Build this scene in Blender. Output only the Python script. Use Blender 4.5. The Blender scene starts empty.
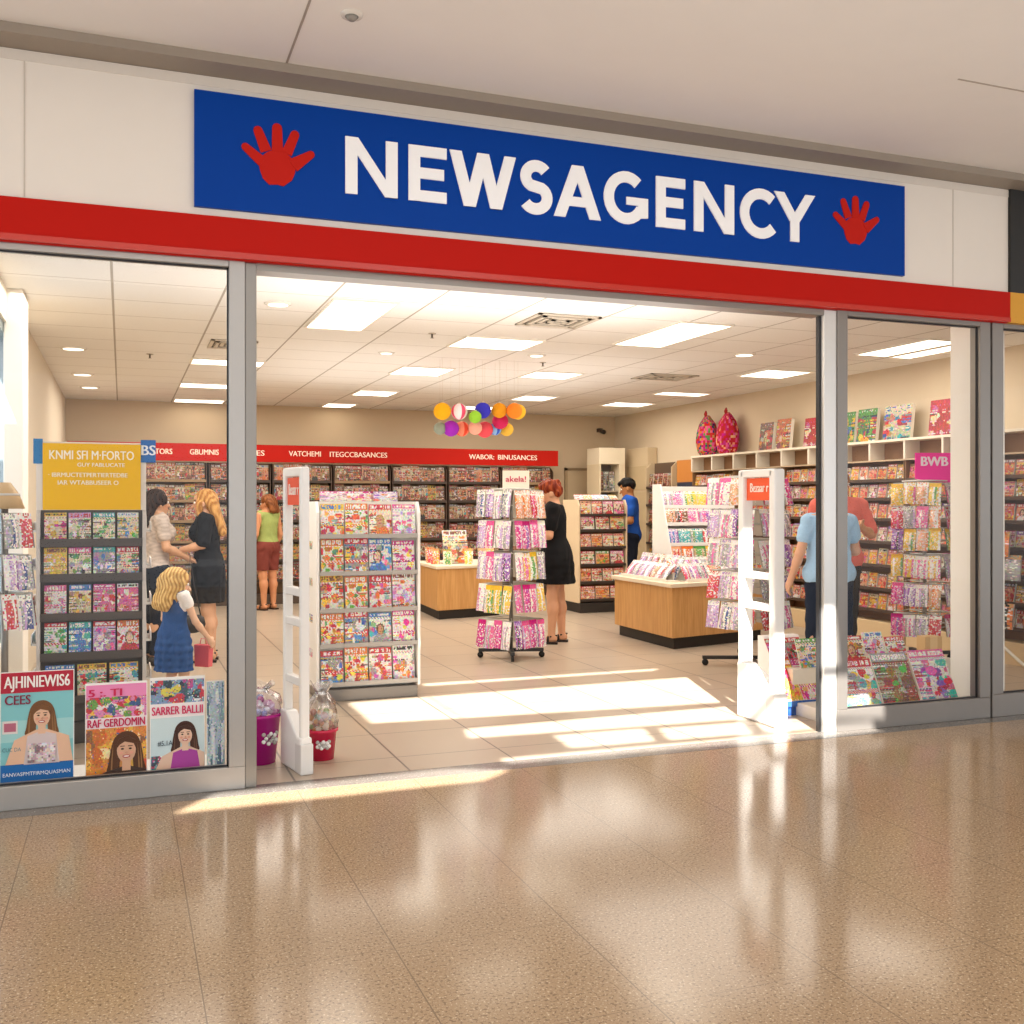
LIGHT_PANEL = 3.0; WORLD = 1.65; SUN_E = 19.; MALL_E = 28.; SHOP_E = 56.; UP_E = 26.; MALLUP_E = 26.; EXPO = .28
import bpy, bmesh, math, random
import numpy as np
from mathutils import Vector, Matrix, Euler
R = math.radians
sc = bpy.context.scene
COL = sc.collection
rnd = random.Random(7)

# ------------------------------------------------------------------ colours and materials
def lin(c):
    if isinstance(c, str):
        c = [int(c[i:i + 2], 16) / 255 for i in (1, 3, 5)]
    return tuple(x / 12.92 if x <= .04045 else ((x + .055) / 1.055) ** 2.4 for x in c[:3])
def clamp(x, a=0., b=1.): return a if x < a else b if x > b else x
def jit(c, a, r=rnd):
    return tuple(clamp(x + r.uniform(-a, a)) for x in c)
def rgb(h): return tuple(int(h[i:i + 2], 16) / 255 for i in (1, 3, 5))

def newmat(name):
    m = bpy.data.materials.new(name); m.use_nodes = True
    nt = m.node_tree
    return m, nt, nt.nodes['Principled BSDF'], nt.nodes['Material Output']

def painted(name, rough=.5, metal=0., noise=.05, scale=40., coat=0., spec=.5, bump=0.):
    """Base colour from the mesh's own colour attribute, with fine procedural variation."""
    m, nt, b, o = newmat(name)
    at = nt.nodes.new('ShaderNodeAttribute'); at.attribute_name = 'Col'
    tc = nt.nodes.new('ShaderNodeTexCoord')
    nz = nt.nodes.new('ShaderNodeTexNoise'); nz.inputs['Scale'].default_value = scale; nz.inputs['Detail'].default_value = 4
    nt.links.new(tc.outputs['Object'], nz.inputs['Vector'])
    mr = nt.nodes.new('ShaderNodeMapRange')
    mr.inputs['To Min'].default_value = 1 - noise; mr.inputs['To Max'].default_value = 1 + noise
    nt.links.new(nz.outputs['Fac'], mr.inputs['Value'])
    mx = nt.nodes.new('ShaderNodeVectorMath'); mx.operation = 'SCALE'
    nt.links.new(at.outputs['Color'], mx.inputs[0]); nt.links.new(mr.outputs['Result'], mx.inputs['Scale'])
    nt.links.new(mx.outputs['Vector'], b.inputs['Base Color'])
    b.inputs['Roughness'].default_value = rough; b.inputs['Metallic'].default_value = metal
    b.inputs['Specular IOR Level'].default_value = spec
    b.inputs['Coat Weight'].default_value = coat; b.inputs['Coat Roughness'].default_value = .12
    if bump:
        bp = nt.nodes.new('ShaderNodeBump'); bp.inputs['Strength'].default_value = bump; bp.inputs['Distance'].default_value = .004
        nt.links.new(nz.outputs['Fac'], bp.inputs['Height']); nt.links.new(bp.outputs['Normal'], b.inputs['Normal'])
    return m

M = {}
M['paint'] = painted('matte_paint', .55, noise=.03)
M['wall'] = painted('wall_paint', .8, noise=.02, scale=6, bump=.05)
M['gloss'] = painted('glossy_plastic', .25, noise=.02)
M['cover'] = painted('printed_cover', .38, noise=.08, scale=90, spec=.4)
M['pack'] = painted('film_packet', .22, noise=.08, scale=60, coat=.3)
M['metal'] = painted('anodised_metal', .35, metal=.55, noise=.03, scale=20)
M['dark'] = painted('dark_metal', .4, metal=.3)
M['skin'] = painted('skin', .5, noise=.04, scale=30)
M['cloth'] = painted('woven_cloth', .85, noise=.10, scale=70, bump=.15, spec=.2)
M['sign'] = painted('sign_face', .45, noise=.015, scale=8, spec=.1)

def hairmat():
    m = painted('hair', .5, noise=.35, scale=10, bump=.6)
    for n in m.node_tree.nodes:
        if n.type == 'TEX_NOISE':
            mp = m.node_tree.nodes.new('ShaderNodeMapping'); mp.inputs['Scale'].default_value = (9, 9, 1.2)
            tc = [k for k in m.node_tree.nodes if k.type == 'TEX_COORD'][0]
            m.node_tree.links.new(tc.outputs['Object'], mp.inputs['Vector']); m.node_tree.links.new(mp.outputs['Vector'], n.inputs['Vector'])
    return m
M['hair'] = hairmat(); M['hair'].node_tree.nodes['Principled BSDF'].inputs['Specular IOR Level'].default_value = .15

def woodmat():
    m, nt, b, o = newmat('light_wood')
    tc = nt.nodes.new('ShaderNodeTexCoord'); mp = nt.nodes.new('ShaderNodeMapping'); mp.inputs['Scale'].default_value = (14, 14, 1.0)
    nz = nt.nodes.new('ShaderNodeTexNoise'); nz.inputs['Scale'].default_value = 3; nz.inputs['Detail'].default_value = 6
    cr = nt.nodes.new('ShaderNodeValToRGB')
    cr.color_ramp.elements[0].color = (*lin('#bf8b4e'), 1); cr.color_ramp.elements[0].position = .3
    cr.color_ramp.elements[1].color = (*lin('#d6a468'), 1); cr.color_ramp.elements[1].position = .7
    nt.links.new(tc.outputs['Object'], mp.inputs['Vector']); nt.links.new(mp.outputs['Vector'], nz.inputs['Vector'])
    nt.links.new(nz.outputs['Fac'], cr.inputs['Fac']); nt.links.new(cr.outputs['Color'], b.inputs['Base Color'])
    b.inputs['Roughness'].default_value = .4
    return m
M['wood'] = woodmat()

def glassmat(name, tint=(1, 1, 1), rough=0., f0=.04, boost=1.0):
    m, nt, b, o = newmat(name); nt.nodes.remove(b)
    t = nt.nodes.new('ShaderNodeBsdfTransparent'); t.inputs['Color'].default_value = (*tint, 1)
    g = nt.nodes.new('ShaderNodeBsdfGlossy'); g.inputs['Roughness'].default_value = rough
    ge = nt.nodes.new('ShaderNodeNewGeometry'); dt = nt.nodes.new('ShaderNodeVectorMath'); dt.operation = 'DOT_PRODUCT'
    nt.links.new(ge.outputs['Normal'], dt.inputs[0]); nt.links.new(ge.outputs['Incoming'], dt.inputs[1])
    def mth(op, a, b_):
        n = nt.nodes.new('ShaderNodeMath'); n.operation = op
        for i, q in enumerate((a, b_)):
            if q is None: continue
            if isinstance(q, float): n.inputs[i].default_value = q
            else: nt.links.new(q, n.inputs[i])
        return n.outputs[0]
    c = mth('ABSOLUTE', dt.outputs['Value'], None)
    f = mth('ADD', mth('MULTIPLY', mth('POWER', mth('SUBTRACT', 1.0, c), 5.0), 1 - f0), f0)
    f = mth('MINIMUM', mth('MULTIPLY', f, float(boost)), 1.0)
    mx = nt.nodes.new('ShaderNodeMixShader'); nt.links.new(f, mx.inputs['Fac'])
    nt.links.new(t.outputs[0], mx.inputs[1]); nt.links.new(g.outputs[0], mx.inputs[2]); nt.links.new(mx.outputs[0], o.inputs['Surface'])
    return m
M['glass'] = glassmat('window_glass', (.985, .99, .99), f0=.018)
M['film'] = glassmat('clear_film', (.93, .93, .95), .2, .07, 3.2)

def emitmat(name, c, s):
    m, nt, b, o = newmat(name)
    b.inputs['Base Color'].default_value = (*c, 1)
    b.inputs['Emission Color'].default_value = (*c, 1); b.inputs['Emission Strength'].default_value = s
    return m
M['panel'] = emitmat('light_diffuser', (1, .92, .78), LIGHT_PANEL)
M['spot'] = emitmat('downlight_lens', (1, .9, .72), 2.0)

def gridmask(nt, tc, sx, sy, ox, oy, wx, wy):
    """0 on joint lines, 1 inside tiles, from object-space X and Y."""
    sp = nt.nodes.new('ShaderNodeSeparateXYZ'); nt.links.new(tc.outputs['Object'], sp.inputs[0])
    outs = []
    for ax, s, o_, w in (('X', sx, ox, wx), ('Y', sy, oy, wy)):
        a = nt.nodes.new('ShaderNodeMath'); a.operation = 'SUBTRACT'; a.inputs[1].default_value = o_; nt.links.new(sp.outputs[ax], a.inputs[0])
        p = nt.nodes.new('ShaderNodeMath'); p.operation = 'PINGPONG'; p.inputs[1].default_value = s / 2; nt.links.new(a.outputs[0], p.inputs[0])
        g = nt.nodes.new('ShaderNodeMath'); g.operation = 'GREATER_THAN'; g.inputs[1].default_value = w / 2; nt.links.new(p.outputs[0], g.inputs[0])
        outs.append(g)
    mi = nt.nodes.new('ShaderNodeMath'); mi.operation = 'MULTIPLY'
    nt.links.new(outs[0].outputs[0], mi.inputs[0]); nt.links.new(outs[1].outputs[0], mi.inputs[1])
    return mi.outputs[0]

def floormat(name, cA, cB, joint, sx, sy, ox, oy, wx, wy, rough, speck=None, fine=220., spec=.5, cy=None):
    m, nt, b, o = newmat(name)
    tc = nt.nodes.new('ShaderNodeTexCoord')
    n1 = nt.nodes.new('ShaderNodeTexNoise'); n1.inputs['Scale'].default_value = 1.3; n1.inputs['Detail'].default_value = 3
    nt.links.new(tc.outputs['Object'], n1.inputs['Vector'])
    mx = nt.nodes.new('ShaderNodeMix'); mx.data_type = 'RGBA'
    mx.inputs['A'].default_value = (*lin(cA), 1); mx.inputs['B'].default_value = (*lin(cB), 1)
    nt.links.new(n1.outputs['Fac'], mx.inputs['Factor'])
    col = mx.outputs['Result']
    if speck:
        for i, (c, thr, s, amt) in enumerate(speck):
            v = nt.nodes.new('ShaderNodeTexNoise'); v.inputs['Scale'].default_value = s; v.inputs['Detail'].default_value = 2
            mp = nt.nodes.new('ShaderNodeMapping'); mp.inputs['Location'].default_value = (i * 3.1, i * 7.7, 0)
            nt.links.new(tc.outputs['Object'], mp.inputs['Vector']); nt.links.new(mp.outputs['Vector'], v.inputs['Vector'])
            r_ = nt.nodes.new('ShaderNodeMapRange'); r_.inputs['From Min'].default_value = thr; r_.inputs['From Max'].default_value = thr + .08; r_.inputs['To Max'].default_value = amt
            nt.links.new(v.outputs['Fac'], r_.inputs['Value'])
            k = nt.nodes.new('ShaderNodeMix'); k.data_type = 'RGBA'; k.inputs['B'].default_value = (*lin(c), 1)
            nt.links.new(r_.outputs['Result'], k.inputs['Factor']); nt.links.new(col, k.inputs['A']); col = k.outputs['Result']
    if sx:
        g = gridmask(nt, tc, sx, sy, ox, oy, wx, wy)
        k = nt.nodes.new('ShaderNodeMix'); k.data_type = 'RGBA'; k.inputs['A'].default_value = (*lin(joint), 1)
        nt.links.new(g, k.inputs['Factor']); nt.links.new(col, k.inputs['B']); col = k.outputs['Result']
    nt.links.new(col, b.inputs['Base Color'])
    b.inputs['Roughness'].default_value = rough; b.inputs['Specular IOR Level'].default_value = spec
    return m
M['granite'] = floormat('polished_granite', '#a88f72', '#9b8266', '#7d6a55', .59, .62, .215, -.24, .004, .0025, .13,
                        [('#6b5642', .55, 95, .7), ('#d8c4a6', .60, 120, .75), ('#4a3c30', .63, 170, .65)], spec=.16)
M['border'] = floormat('grey_granite', '#77716b', '#6d6761', '#5a5550', 0, 0, 0, 0, 0, 0, .22, [('#5f5952', .56, 80, .7), ('#b6b0a8', .62, 90, .7)])
M['tiles'] = floormat('shop_tiles', '#b5a490', '#ad9c89', '#62564b', .6, .6, .22, .3, .011, .008, .3)
M['ceiltile'] = floormat('ceiling_tiles', '#f2efe9', '#eeeae3', '#b3aa9d', .71, .64, -.06, .59, .016, .010, .9, [('#cfc4b2', .58, 120, .4)], spec=.1)

# ------------------------------------------------------------------ mesh builder
class MB:
    def __init__(s): s.v = []; s.f = []; s.c = []; s.sm = []
    def add(s, vs, fs, col, smooth=False, mat=None):
        o = len(s.v); col = lin(col) if isinstance(col, str) or not isinstance(col, list) else col
        for p in vs:
            p = Vector(p)
            s.v.append(tuple(mat @ p) if mat else tuple(p))
        for i, f in enumerate(fs):
            s.f.append(tuple(o + k for k in f)); s.c.append(col[i] if isinstance(col, list) else col); s.sm.append(smooth)
        return s
    def box(s, x0, y0, z0, x1, y1, z1, col='#ffffff', mat=None):
        vs = [(x, y, z) for x in (x0, x1) for y in (y0, y1) for z in (z0, z1)]
        return s.add(vs, [(0, 1, 3, 2), (4, 6, 7, 5), (0, 4, 5, 1), (2, 3, 7, 6), (0, 2, 6, 4), (1, 5, 7, 3)], col, False, mat)
    def prism(s, poly, a0, a1, col='#ffffff', axis='z', mat=None):
        """Polygon extruded along an axis: z -> (x,y); y -> (x,z); x -> (y,z)."""
        n = len(poly)
        mk = {'z': lambda p, a: (p[0], p[1], a), 'y': lambda p, a: (p[0], a, p[1]), 'x': lambda p, a: (a, p[0], p[1])}[axis]
        vs = [mk(p, a0) for p in poly] + [mk(p, a1) for p in poly]
        fs = [tuple(range(n))[::-1], tuple(range(n, 2 * n))] + [(i, (i + 1) % n, n + (i + 1) % n, n + i) for i in range(n)]
        return s.add(vs, fs, col, False, mat)
    def lathe(s, prof, col='#ffffff', n=20, mat=None, smooth=True):
        vs = []; fs = []
        for r, z in prof:
            for k in range(n):
                t = 2 * math.pi * k / n; vs.append((r * math.cos(t), r * math.sin(t), z))
        for i in range(len(prof) - 1):
            for k in range(n):
                k2 = (k + 1) % n; fs.append((i * n + k, i * n + k2, (i + 1) * n + k2, (i + 1) * n + k))
        fs.append(tuple(range(n))[::-1]); fs.append(tuple((len(prof) - 1) * n + k for k in range(n)))
        return s.add(vs, fs, col, smooth, mat)
    def tube(s, path, r, col='#ffffff', n=8, mat=None):
        path = [Vector(p) for p in path]; rr = r if isinstance(r, (list, tuple)) else [r] * len(path)
        vs = []; fs = []
        for i, p in enumerate(path):
            d = (path[min(i + 1, len(path) - 1)] - path[max(i - 1, 0)]).normalized()
            u = d.orthogonal().normalized() if i == 0 else (u - d * u.dot(d)).normalized()
            w = d.cross(u)
            for k in range(n):
                t = 2 * math.pi * k / n; vs.append(p + rr[i] * (math.cos(t) * u + math.sin(t) * w))
        for i in range(len(path) - 1):
            for k in range(n):
                k2 = (k + 1) % n; fs.append((i * n + k, i * n + k2, (i + 1) * n + k2, (i + 1) * n + k))
        fs.append(tuple(range(n))[::-1]); fs.append(tuple((len(path) - 1) * n + k for k in range(n)))
        return s.add(vs, fs, col, True, mat)
    def ball(s, c, r, col='#ffffff', nu=14, nv=9, mat=None):
        r = r if isinstance(r, (tuple, list)) else (r, r, r)
        prof = [(math.sin(math.pi * i / nv), -math.cos(math.pi * i / nv)) for i in range(nv + 1)]
        prof[0] = (.02, -1); prof[-1] = (.02, 1)
        mm = Matrix.Translation(c) @ Matrix.Diagonal((*r, 1))
        return s.lathe(prof, col, nu, (mat @ mm) if mat else mm)
    def mesh(s, name, mat, recalc=True):
        me = bpy.data.meshes.new(name); me.from_pydata(s.v, [], s.f)
        at = me.color_attributes.new('Col', 'FLOAT_COLOR', 'CORNER')
        arr = np.ones((len(me.loops), 4), dtype=np.float32); i = 0
        for f, c in zip(s.f, s.c):
            arr[i:i + len(f), :3] = c; i += len(f)
        at.data.foreach_set('color', arr.ravel())
        me.polygons.foreach_set('use_smooth', s.sm)
        me.materials.append(M[mat] if isinstance(mat, str) else mat)
        if recalc:
            b = bmesh.new(); b.from_mesh(me); bmesh.ops.recalc_face_normals(b, faces=b.faces); b.to_mesh(me); b.free()
        me.update(); return me
    def build(s, name, mat='paint', parent=None, loc=None, rot=None, bevel=0.):
        o = bpy.data.objects.new(name, s.mesh(name, mat)); COL.objects.link(o)
        if loc: o.location = loc
        if rot: o.rotation_euler = rot
        if parent: o.parent = parent
        if bevel:
            md = o.modifiers.new('edge', 'BEVEL'); md.width = bevel; md.segments = 2; md.limit_method = 'ANGLE'
        return o

def tag(o, label, cat, group=None, kind=None):
    if label: o['label'] = label
    if cat: o['category'] = cat
    if group: o['group'] = group
    if kind: o['kind'] = kind
    return o
def struct(o, label=None, cat=None):
    o['kind'] = 'structure'
    if label: o['label'] = label
    if cat: o['category'] = cat
    return o
def thing(name, label, cat, loc=(0, 0, 0), rz=0, group=None):
    o = bpy.data.objects.new(name, None); COL.objects.link(o); o.empty_display_size = .1
    o.location = loc; o.rotation_euler = (0, 0, rz)
    return tag(o, label, cat, group)
def put(me, name, loc, rot=(0, 0, 0), scale=(1, 1, 1), parent=None):
    o = bpy.data.objects.new(name, me); COL.objects.link(o)
    o.location = loc; o.rotation_euler = rot; o.scale = scale
    if parent: o.parent = parent
    return o
class Frame:
    def __init__(s, x, y, z=0, yaw=0): s.m = Matrix.Translation((x, y, z)) @ Matrix.Rotation(yaw, 4, 'Z'); s.yaw = yaw; s.loc = (x, y, z)
    def __call__(s, x, y, z): return tuple(s.m @ Vector((x, y, z)))

def lettering(txt, size, col, parent=None, loc=(0, 0, 0), rz=0, bold=.0, width=None, name='lettering', mat='sign', align='CENTER', rx=R(90), depth=.0012):
    cu = bpy.data.curves.new('t', 'FONT'); cu.body = txt; cu.size = size; cu.align_x = align; cu.align_y = 'CENTER'
    cu.extrude = depth; cu.resolution_u = 3
    t = bpy.data.objects.new('t', cu); COL.objects.link(t)
    dg = bpy.context.evaluated_depsgraph_get(); dg.update()
    me = bpy.data.meshes.new_from_object(t.evaluated_get(dg)); bpy.data.objects.remove(t); bpy.data.curves.remove(cu)
    if width and len(me.vertices):
        xs = [v.co.x for v in me.vertices]; w = max(xs) - min(xs)
        for v in me.vertices: v.co.x *= width / w
    if bold:
        bm = bmesh.new(); bm.from_mesh(me); src = list(bm.faces)
        for q in (-1, 1):
            g = bmesh.ops.duplicate(bm, geom=src)['geom']
            for v in g:
                if isinstance(v, bmesh.types.BMVert): v.co.x += q * bold * 1.3 * size; v.co.z += .0005 * (1.5 + q * .5)
        bm.to_mesh(me); bm.free()
    at = me.color_attributes.new('Col', 'FLOAT_COLOR', 'CORNER')
    at.data.foreach_set('color', np.tile(np.array([*lin(col), 1], dtype=np.float32), len(me.loops)))
    me.materials.clear(); me.materials.append(M[mat]); me.name = name
    return put(me, name, loc, (rx, 0, rz), parent=parent)

ONES = 'zeroth first second third fourth fifth sixth seventh eighth ninth tenth eleventh twelfth thirteenth fourteenth fifteenth sixteenth seventeenth eighteenth nineteenth'.split()
def nth(n):
    if n < 20: return ONES[n]
    t = {2: 'twent', 3: 'thirt', 4: 'fort', 5: 'fift'}[n // 10]
    return t + 'ieth' if n % 10 == 0 else t + 'y-' + ONES[n % 10]

# ------------------------------------------------------------------ printed covers (unit size: 1 wide, 1 tall, bottom centre at origin, facing -Y)
CN = {'red': '#c8242c', 'pink': '#e25a98', 'magenta': '#c81f7c', 'orange': '#e0702a', 'yellow': '#ecc03a', 'green': '#5a9a48', 'teal': '#3fa6a8',
      'blue': '#3f76c4', 'navy': '#27407e', 'purple': '#8a4fa8', 'lilac': '#c4a0d0', 'white': '#f0ece4', 'cream': '#e8d9b8', 'grey': '#9a9894',
      'brown': '#7a4a30', 'black': '#2c2826', 'peach': '#eda77e', 'tan': '#c89a68'}
SKIN = ['#e8bd9c', '#d9a27c', '#c98d66', '#f0cbb0']
HAIR = ['#5a3a2a', '#7b5236', '#b58a4a', '#4a322a', '#8a4a30']
_covers = {}
def cover(key, mast, bg, accents, style=0, nu=22, nv=30, thick=.008, jitter=.07):
    k = (key, mast, bg, style)
    if k in _covers: return _covers[k]
    r = random.Random(str(k))
    A = [rgb(CN[a]) for a in accents]; B = rgb(CN[bg]); Mc = rgb(CN[mast])
    hero = nu > 23
    blobs = [(r.uniform(0, 1), r.uniform(0, .75), r.uniform(.04, .16), r.uniform(.03, .12), jit(r.choice(A), .12, r)) for _ in range(26 if nu < 30 else 36)]
    fx = r.uniform(.35, .65); fz = r.uniform(.42, .5); sk = rgb(r.choice(SKIN)); hr = rgb(r.choice(HAIR)); top = r.choice(A); fs = r.uniform(.7, 1.05)
    letc = (.97, .95, .92) if mast not in ('white', 'cream', 'yellow', 'lilac', 'tan', 'peach') else rgb(CN[r.choice(['red', 'blue', 'magenta', 'black', 'brown'])])
    rows = [r.random() < .5 for _ in range(nv)]
    txt = [r.choice(A + [(.95, .93, .9), (.2, .16, .15)]) for _ in range(nv)]
    side = r.random() < .5
    band = r.uniform(.80, .86)
    gaps = [r.random() < .28 for _ in range(nu)]
    cols = []
    for j in range(nv):
        for i in range(nu):
            u = (i + .5) / nu; v = (j + .5) / nv
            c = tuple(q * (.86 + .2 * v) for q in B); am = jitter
            if True:
                for bx, by, rx_, ry_, bc in blobs:
                    if ((u - bx) / rx_) ** 2 + ((v - by) / ry_) ** 2 < 1: c = bc
                am = jitter * 1.6
            if style == 1:
                if ((u - fx) / (.42 * fs)) ** 2 + ((v - .02) / .33) ** 2 < 1: c = jit(top, .08, r)
                if ((u - fx) / (.22 * fs)) ** 2 + ((v - fz - .01) / (.22 * fs)) ** 2 < 1: c = jit(hr, .08, r)
                if ((u - fx) / (.145 * fs)) ** 2 + ((v - fz) / (.165 * fs)) ** 2 < 1 or (abs(u - fx) < .06 and .26 < v < .4): c = sk
                if abs(v - fz + .08 * fs) < .018 and abs(u - fx) < .055: c = (.7, .28, .28)
                if abs(v - fz - .03 * fs) < .016 and .035 < abs(u - fx) < .075: c = tuple(q * .6 for q in sk)
            if style == 2 and .3 < v < .38: c = Mc if (i + j) % 3 else letc
            lo, hi = (0, .34) if side else (.66, 1)
            if rows[j] and lo < u < hi and v < band and (i * 5 + j * 3) % 4: c = txt[j]
            if style != 1 and rows[j] and r.random() < .22: c = txt[j]
            if v > band and style < 3:
                c = Mc
                if band + .035 < v < .97 and 0 < i < nu - 1 and not gaps[i] and (r.random() < .8): c = letc
            elif v > band - .05 and style < 3: c = B if (i + j) % 3 else txt[j]
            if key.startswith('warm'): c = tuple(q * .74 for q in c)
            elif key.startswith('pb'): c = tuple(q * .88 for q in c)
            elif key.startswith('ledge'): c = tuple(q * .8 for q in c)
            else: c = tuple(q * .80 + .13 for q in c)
            cols.append(lin(jit(c, am, r)))
    b = MB(); t = thick
    vs = [(i / nu - .5, 0, j / nv) for j in range(nv + 1) for i in range(nu + 1)]
    fs_ = [(j * (nu + 1) + i, j * (nu + 1) + i + 1, (j + 1) * (nu + 1) + i + 1, (j + 1) * (nu + 1) + i) for j in range(nv) for i in range(nu)]
    b.add(vs, fs_, cols)
    e = [(-.5, 0, 0), (.5, 0, 0), (.5, 0, 1), (-.5, 0, 1), (-.5, t, 0), (.5, t, 0), (.5, t, 1), (-.5, t, 1)]
    b.add(e, [(0, 4, 5, 1), (1, 5, 6, 2), (2, 6, 7, 3), (3, 7, 4, 0), (4, 7, 6, 5)], [lin('#e8e2d6')] * 4 + [lin(jit(B, .02, r))])
    _covers[k] = b.mesh('cover', 'cover', recalc=False)
    return _covers[k]

_packs = {}
def packet(key, main, accents, hdr='white', nu=12, nv=24):
    k = (key, main, hdr)
    if k in _packs: return _packs[k]
    r = random.Random(str(k)); A = [rgb(CN[a]) for a in accents]; Mn = rgb(CN[main]); H = rgb(CN[hdr])
    stripes = [Mn if r.random() < .55 else r.choice(A) for _ in range(nu // 2)]; stripes = [stripes[i // 2] for i in range(nu)]
    cols = []
    for j in range(nv):
        for i in range(nu):
            v = (j + .5) / nv
            c = H if v > .84 else stripes[i]
            if v <= .84 and r.random() < .3: c = r.choice(A + [(.95, .93, .92), (.95, .93, .92), (.8, .76, .74)])
            c = tuple(q * .82 + .15 for q in c) if v <= .84 else c
            if v > .88 and 0 < i < nu - 1 and r.random() < .4: c = Mn
            cols.append(lin(jit(c, .06, r)))
    b = MB()
    def yy(u, v): return -(.018 * math.sin(math.pi * clamp(u)) * math.sin(math.pi * clamp(v / .84)) + .004) if v < .84 else -.003
    vs = [(i / nu - .5, yy(i / nu, j / nv), j / nv) for j in range(nv + 1) for i in range(nu + 1)]
    fs = [(j * (nu + 1) + i, j * (nu + 1) + i + 1, (j + 1) * (nu + 1) + i + 1, (j + 1) * (nu + 1) + i) for j in range(nv) for i in range(nu)]
    b.add(vs, fs, cols, True)
    b.add([(-.5, .003, 0), (.5, .003, 0), (.5, .003, 1), (-.5, .003, 1)], [(0, 3, 2, 1)], lin('#e6e2dc'))
    _packs[k] = b.mesh('packet', 'pack', recalc=False)
    return _packs[k]
# ------------------------------------------------------------------ people: one smooth surface per body, clothing and hair as children
def sd_cap(P, a, b, ra, rb):
    a = np.array(a); b = np.array(b); d = b - a; q = P - a
    t = np.clip((q @ d) / max(float(d @ d), 1e-9), 0, 1)
    return np.linalg.norm(q - t[..., None] * d, axis=-1) - (ra + (rb - ra) * t)
def sd_ell(P, c, r, rot=None):
    q = P - np.array(c)
    if rot is not None: q = q @ np.array(rot)
    r = np.array(r); k0 = np.linalg.norm(q / r, axis=-1); k1 = np.linalg.norm(q / (r * r), axis=-1)
    return k0 * (k0 - 1) / np.maximum(k1, 1e-6)

def blob_mesh(name, prims, res, col, mat, clips=(), paint=None, ripple=None, fit=0):
    """prims: ('c', a, b, ra, rb, k) or ('e', centre, radii, k). clips: (normal, offset), kept where n.p < offset."""
    lo = np.full(3, 1e9); hi = np.full(3, -1e9)
    bb = []
    for p in prims:
        if p[0] == 'c':
            a, b_, ra, rb = np.array(p[1]), np.array(p[2]), p[3], p[4]
            l = np.minimum(a - ra, b_ - rb); h = np.maximum(a + ra, b_ + rb)
        else:
            l = np.array(p[1]) - np.array(p[2]); h = np.array(p[1]) + np.array(p[2])
        bb.append((l, h)); lo = np.minimum(lo, l); hi = np.maximum(hi, h)
    pad = .03; lo -= pad; hi += pad
    n = np.ceil((hi - lo) / res).astype(int) + 1
    ax = [lo[i] + res * np.arange(n[i]) for i in range(3)]
    F = np.full(n, .12)
    for p, (l, h) in zip(prims, bb):
        m = .055
        i0 = np.maximum(((l - m - lo) / res).astype(int), 0); i1 = np.minimum(((h + m - lo) / res).astype(int) + 2, n)
        s = tuple(slice(i0[i], i1[i]) for i in range(3))
        G = np.stack(np.meshgrid(*[ax[i][s[i]] for i in range(3)], indexing='ij'), -1)
        d = sd_cap(G, *p[1:5]) if p[0] == 'c' else sd_ell(G, p[1], p[2])
        k = p[-1]; f = F[s]
        if k > 0:
            hh = np.maximum(k - np.abs(f - d), 0) / k
            F[s] = np.minimum(f, d) - hh * hh * k * .25
        else: F[s] = np.minimum(f, d)
    if ripple or clips:
        G = np.stack(np.meshgrid(*ax, indexing='ij'), -1)
        if ripple: F = F + ripple(G)
        for nn, off in clips: F = np.maximum(F, G @ np.array(nn) - off)
    # surface nets
    S = F < 0
    c = [F[i:n[0] - 1 + i, j:n[1] - 1 + j, k:n[2] - 1 + k] for i in (0, 1) for j in (0, 1) for k in (0, 1)]
    cs = np.stack(c, -1); ins = cs < 0; act = ins.any(-1) & ~ins.all(-1)
    idx = np.full(act.shape, -1); idx[act] = np.arange(act.sum())
    off = np.array([(i, j, k) for i in (0, 1) for j in (0, 1) for k in (0, 1)], float)
    vals = cs[act]; acc = np.zeros((len(vals), 3)); cnt = np.zeros(len(vals))
    for a in range(8):
        for b_ in range(a + 1, 8):
            if np.abs(off[a] - off[b_]).sum() != 1: continue
            x = (vals[:, a] < 0) != (vals[:, b_] < 0)
            t = np.where(x, vals[:, a] / np.where(x, vals[:, a] - vals[:, b_], 1), 0)
            acc += np.where(x[:, None], off[a] + t[:, None] * (off[b_] - off[a]), 0); cnt += x
    V = lo + res * (np.argwhere(act) + acc / cnt[:, None])
    Q = []
    for axn in range(3):
        sl0 = [slice(1, -1)] * 3; sl1 = [slice(1, -1)] * 3
        sl0[axn] = slice(0, -1); sl1[axn] = slice(1, None)
        A_ = S[tuple(sl0)]; B_ = S[tuple(sl1)]; e = np.argwhere(A_ != B_)
        e = e + np.array([1 if i != axn else 0 for i in range(3)])
        u, w = [(1, 2), (2, 0), (0, 1)][axn]
        def cell(du, dw):
            q = e.copy(); q[:, u] += du; q[:, w] += dw; return idx[q[:, 0], q[:, 1], q[:, 2]]
        q = np.stack([cell(-1, -1), cell(0, -1), cell(0, 0), cell(-1, 0)], -1)
        flip = ~S[tuple(e.T)]; q[flip] = q[flip][:, ::-1]; Q.append(q)
    Q = np.concatenate(Q); Q = Q[(Q >= 0).all(1)]
    me = bpy.data.meshes.new(name); me.from_pydata(V.tolist(), [], Q.tolist())
    base = np.array([*lin(col), 1], dtype=np.float32); vc = np.tile(base, (len(V), 1))
    if paint: paint(V, vc)
    at = me.color_attributes.new('Col', 'FLOAT_COLOR', 'POINT'); at.data.foreach_set('color', vc.astype(np.float32).ravel())
    me.polygons.foreach_set('use_smooth', [True] * len(me.polygons)); me.materials.append(M[mat])
    me.update(); return me

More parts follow.
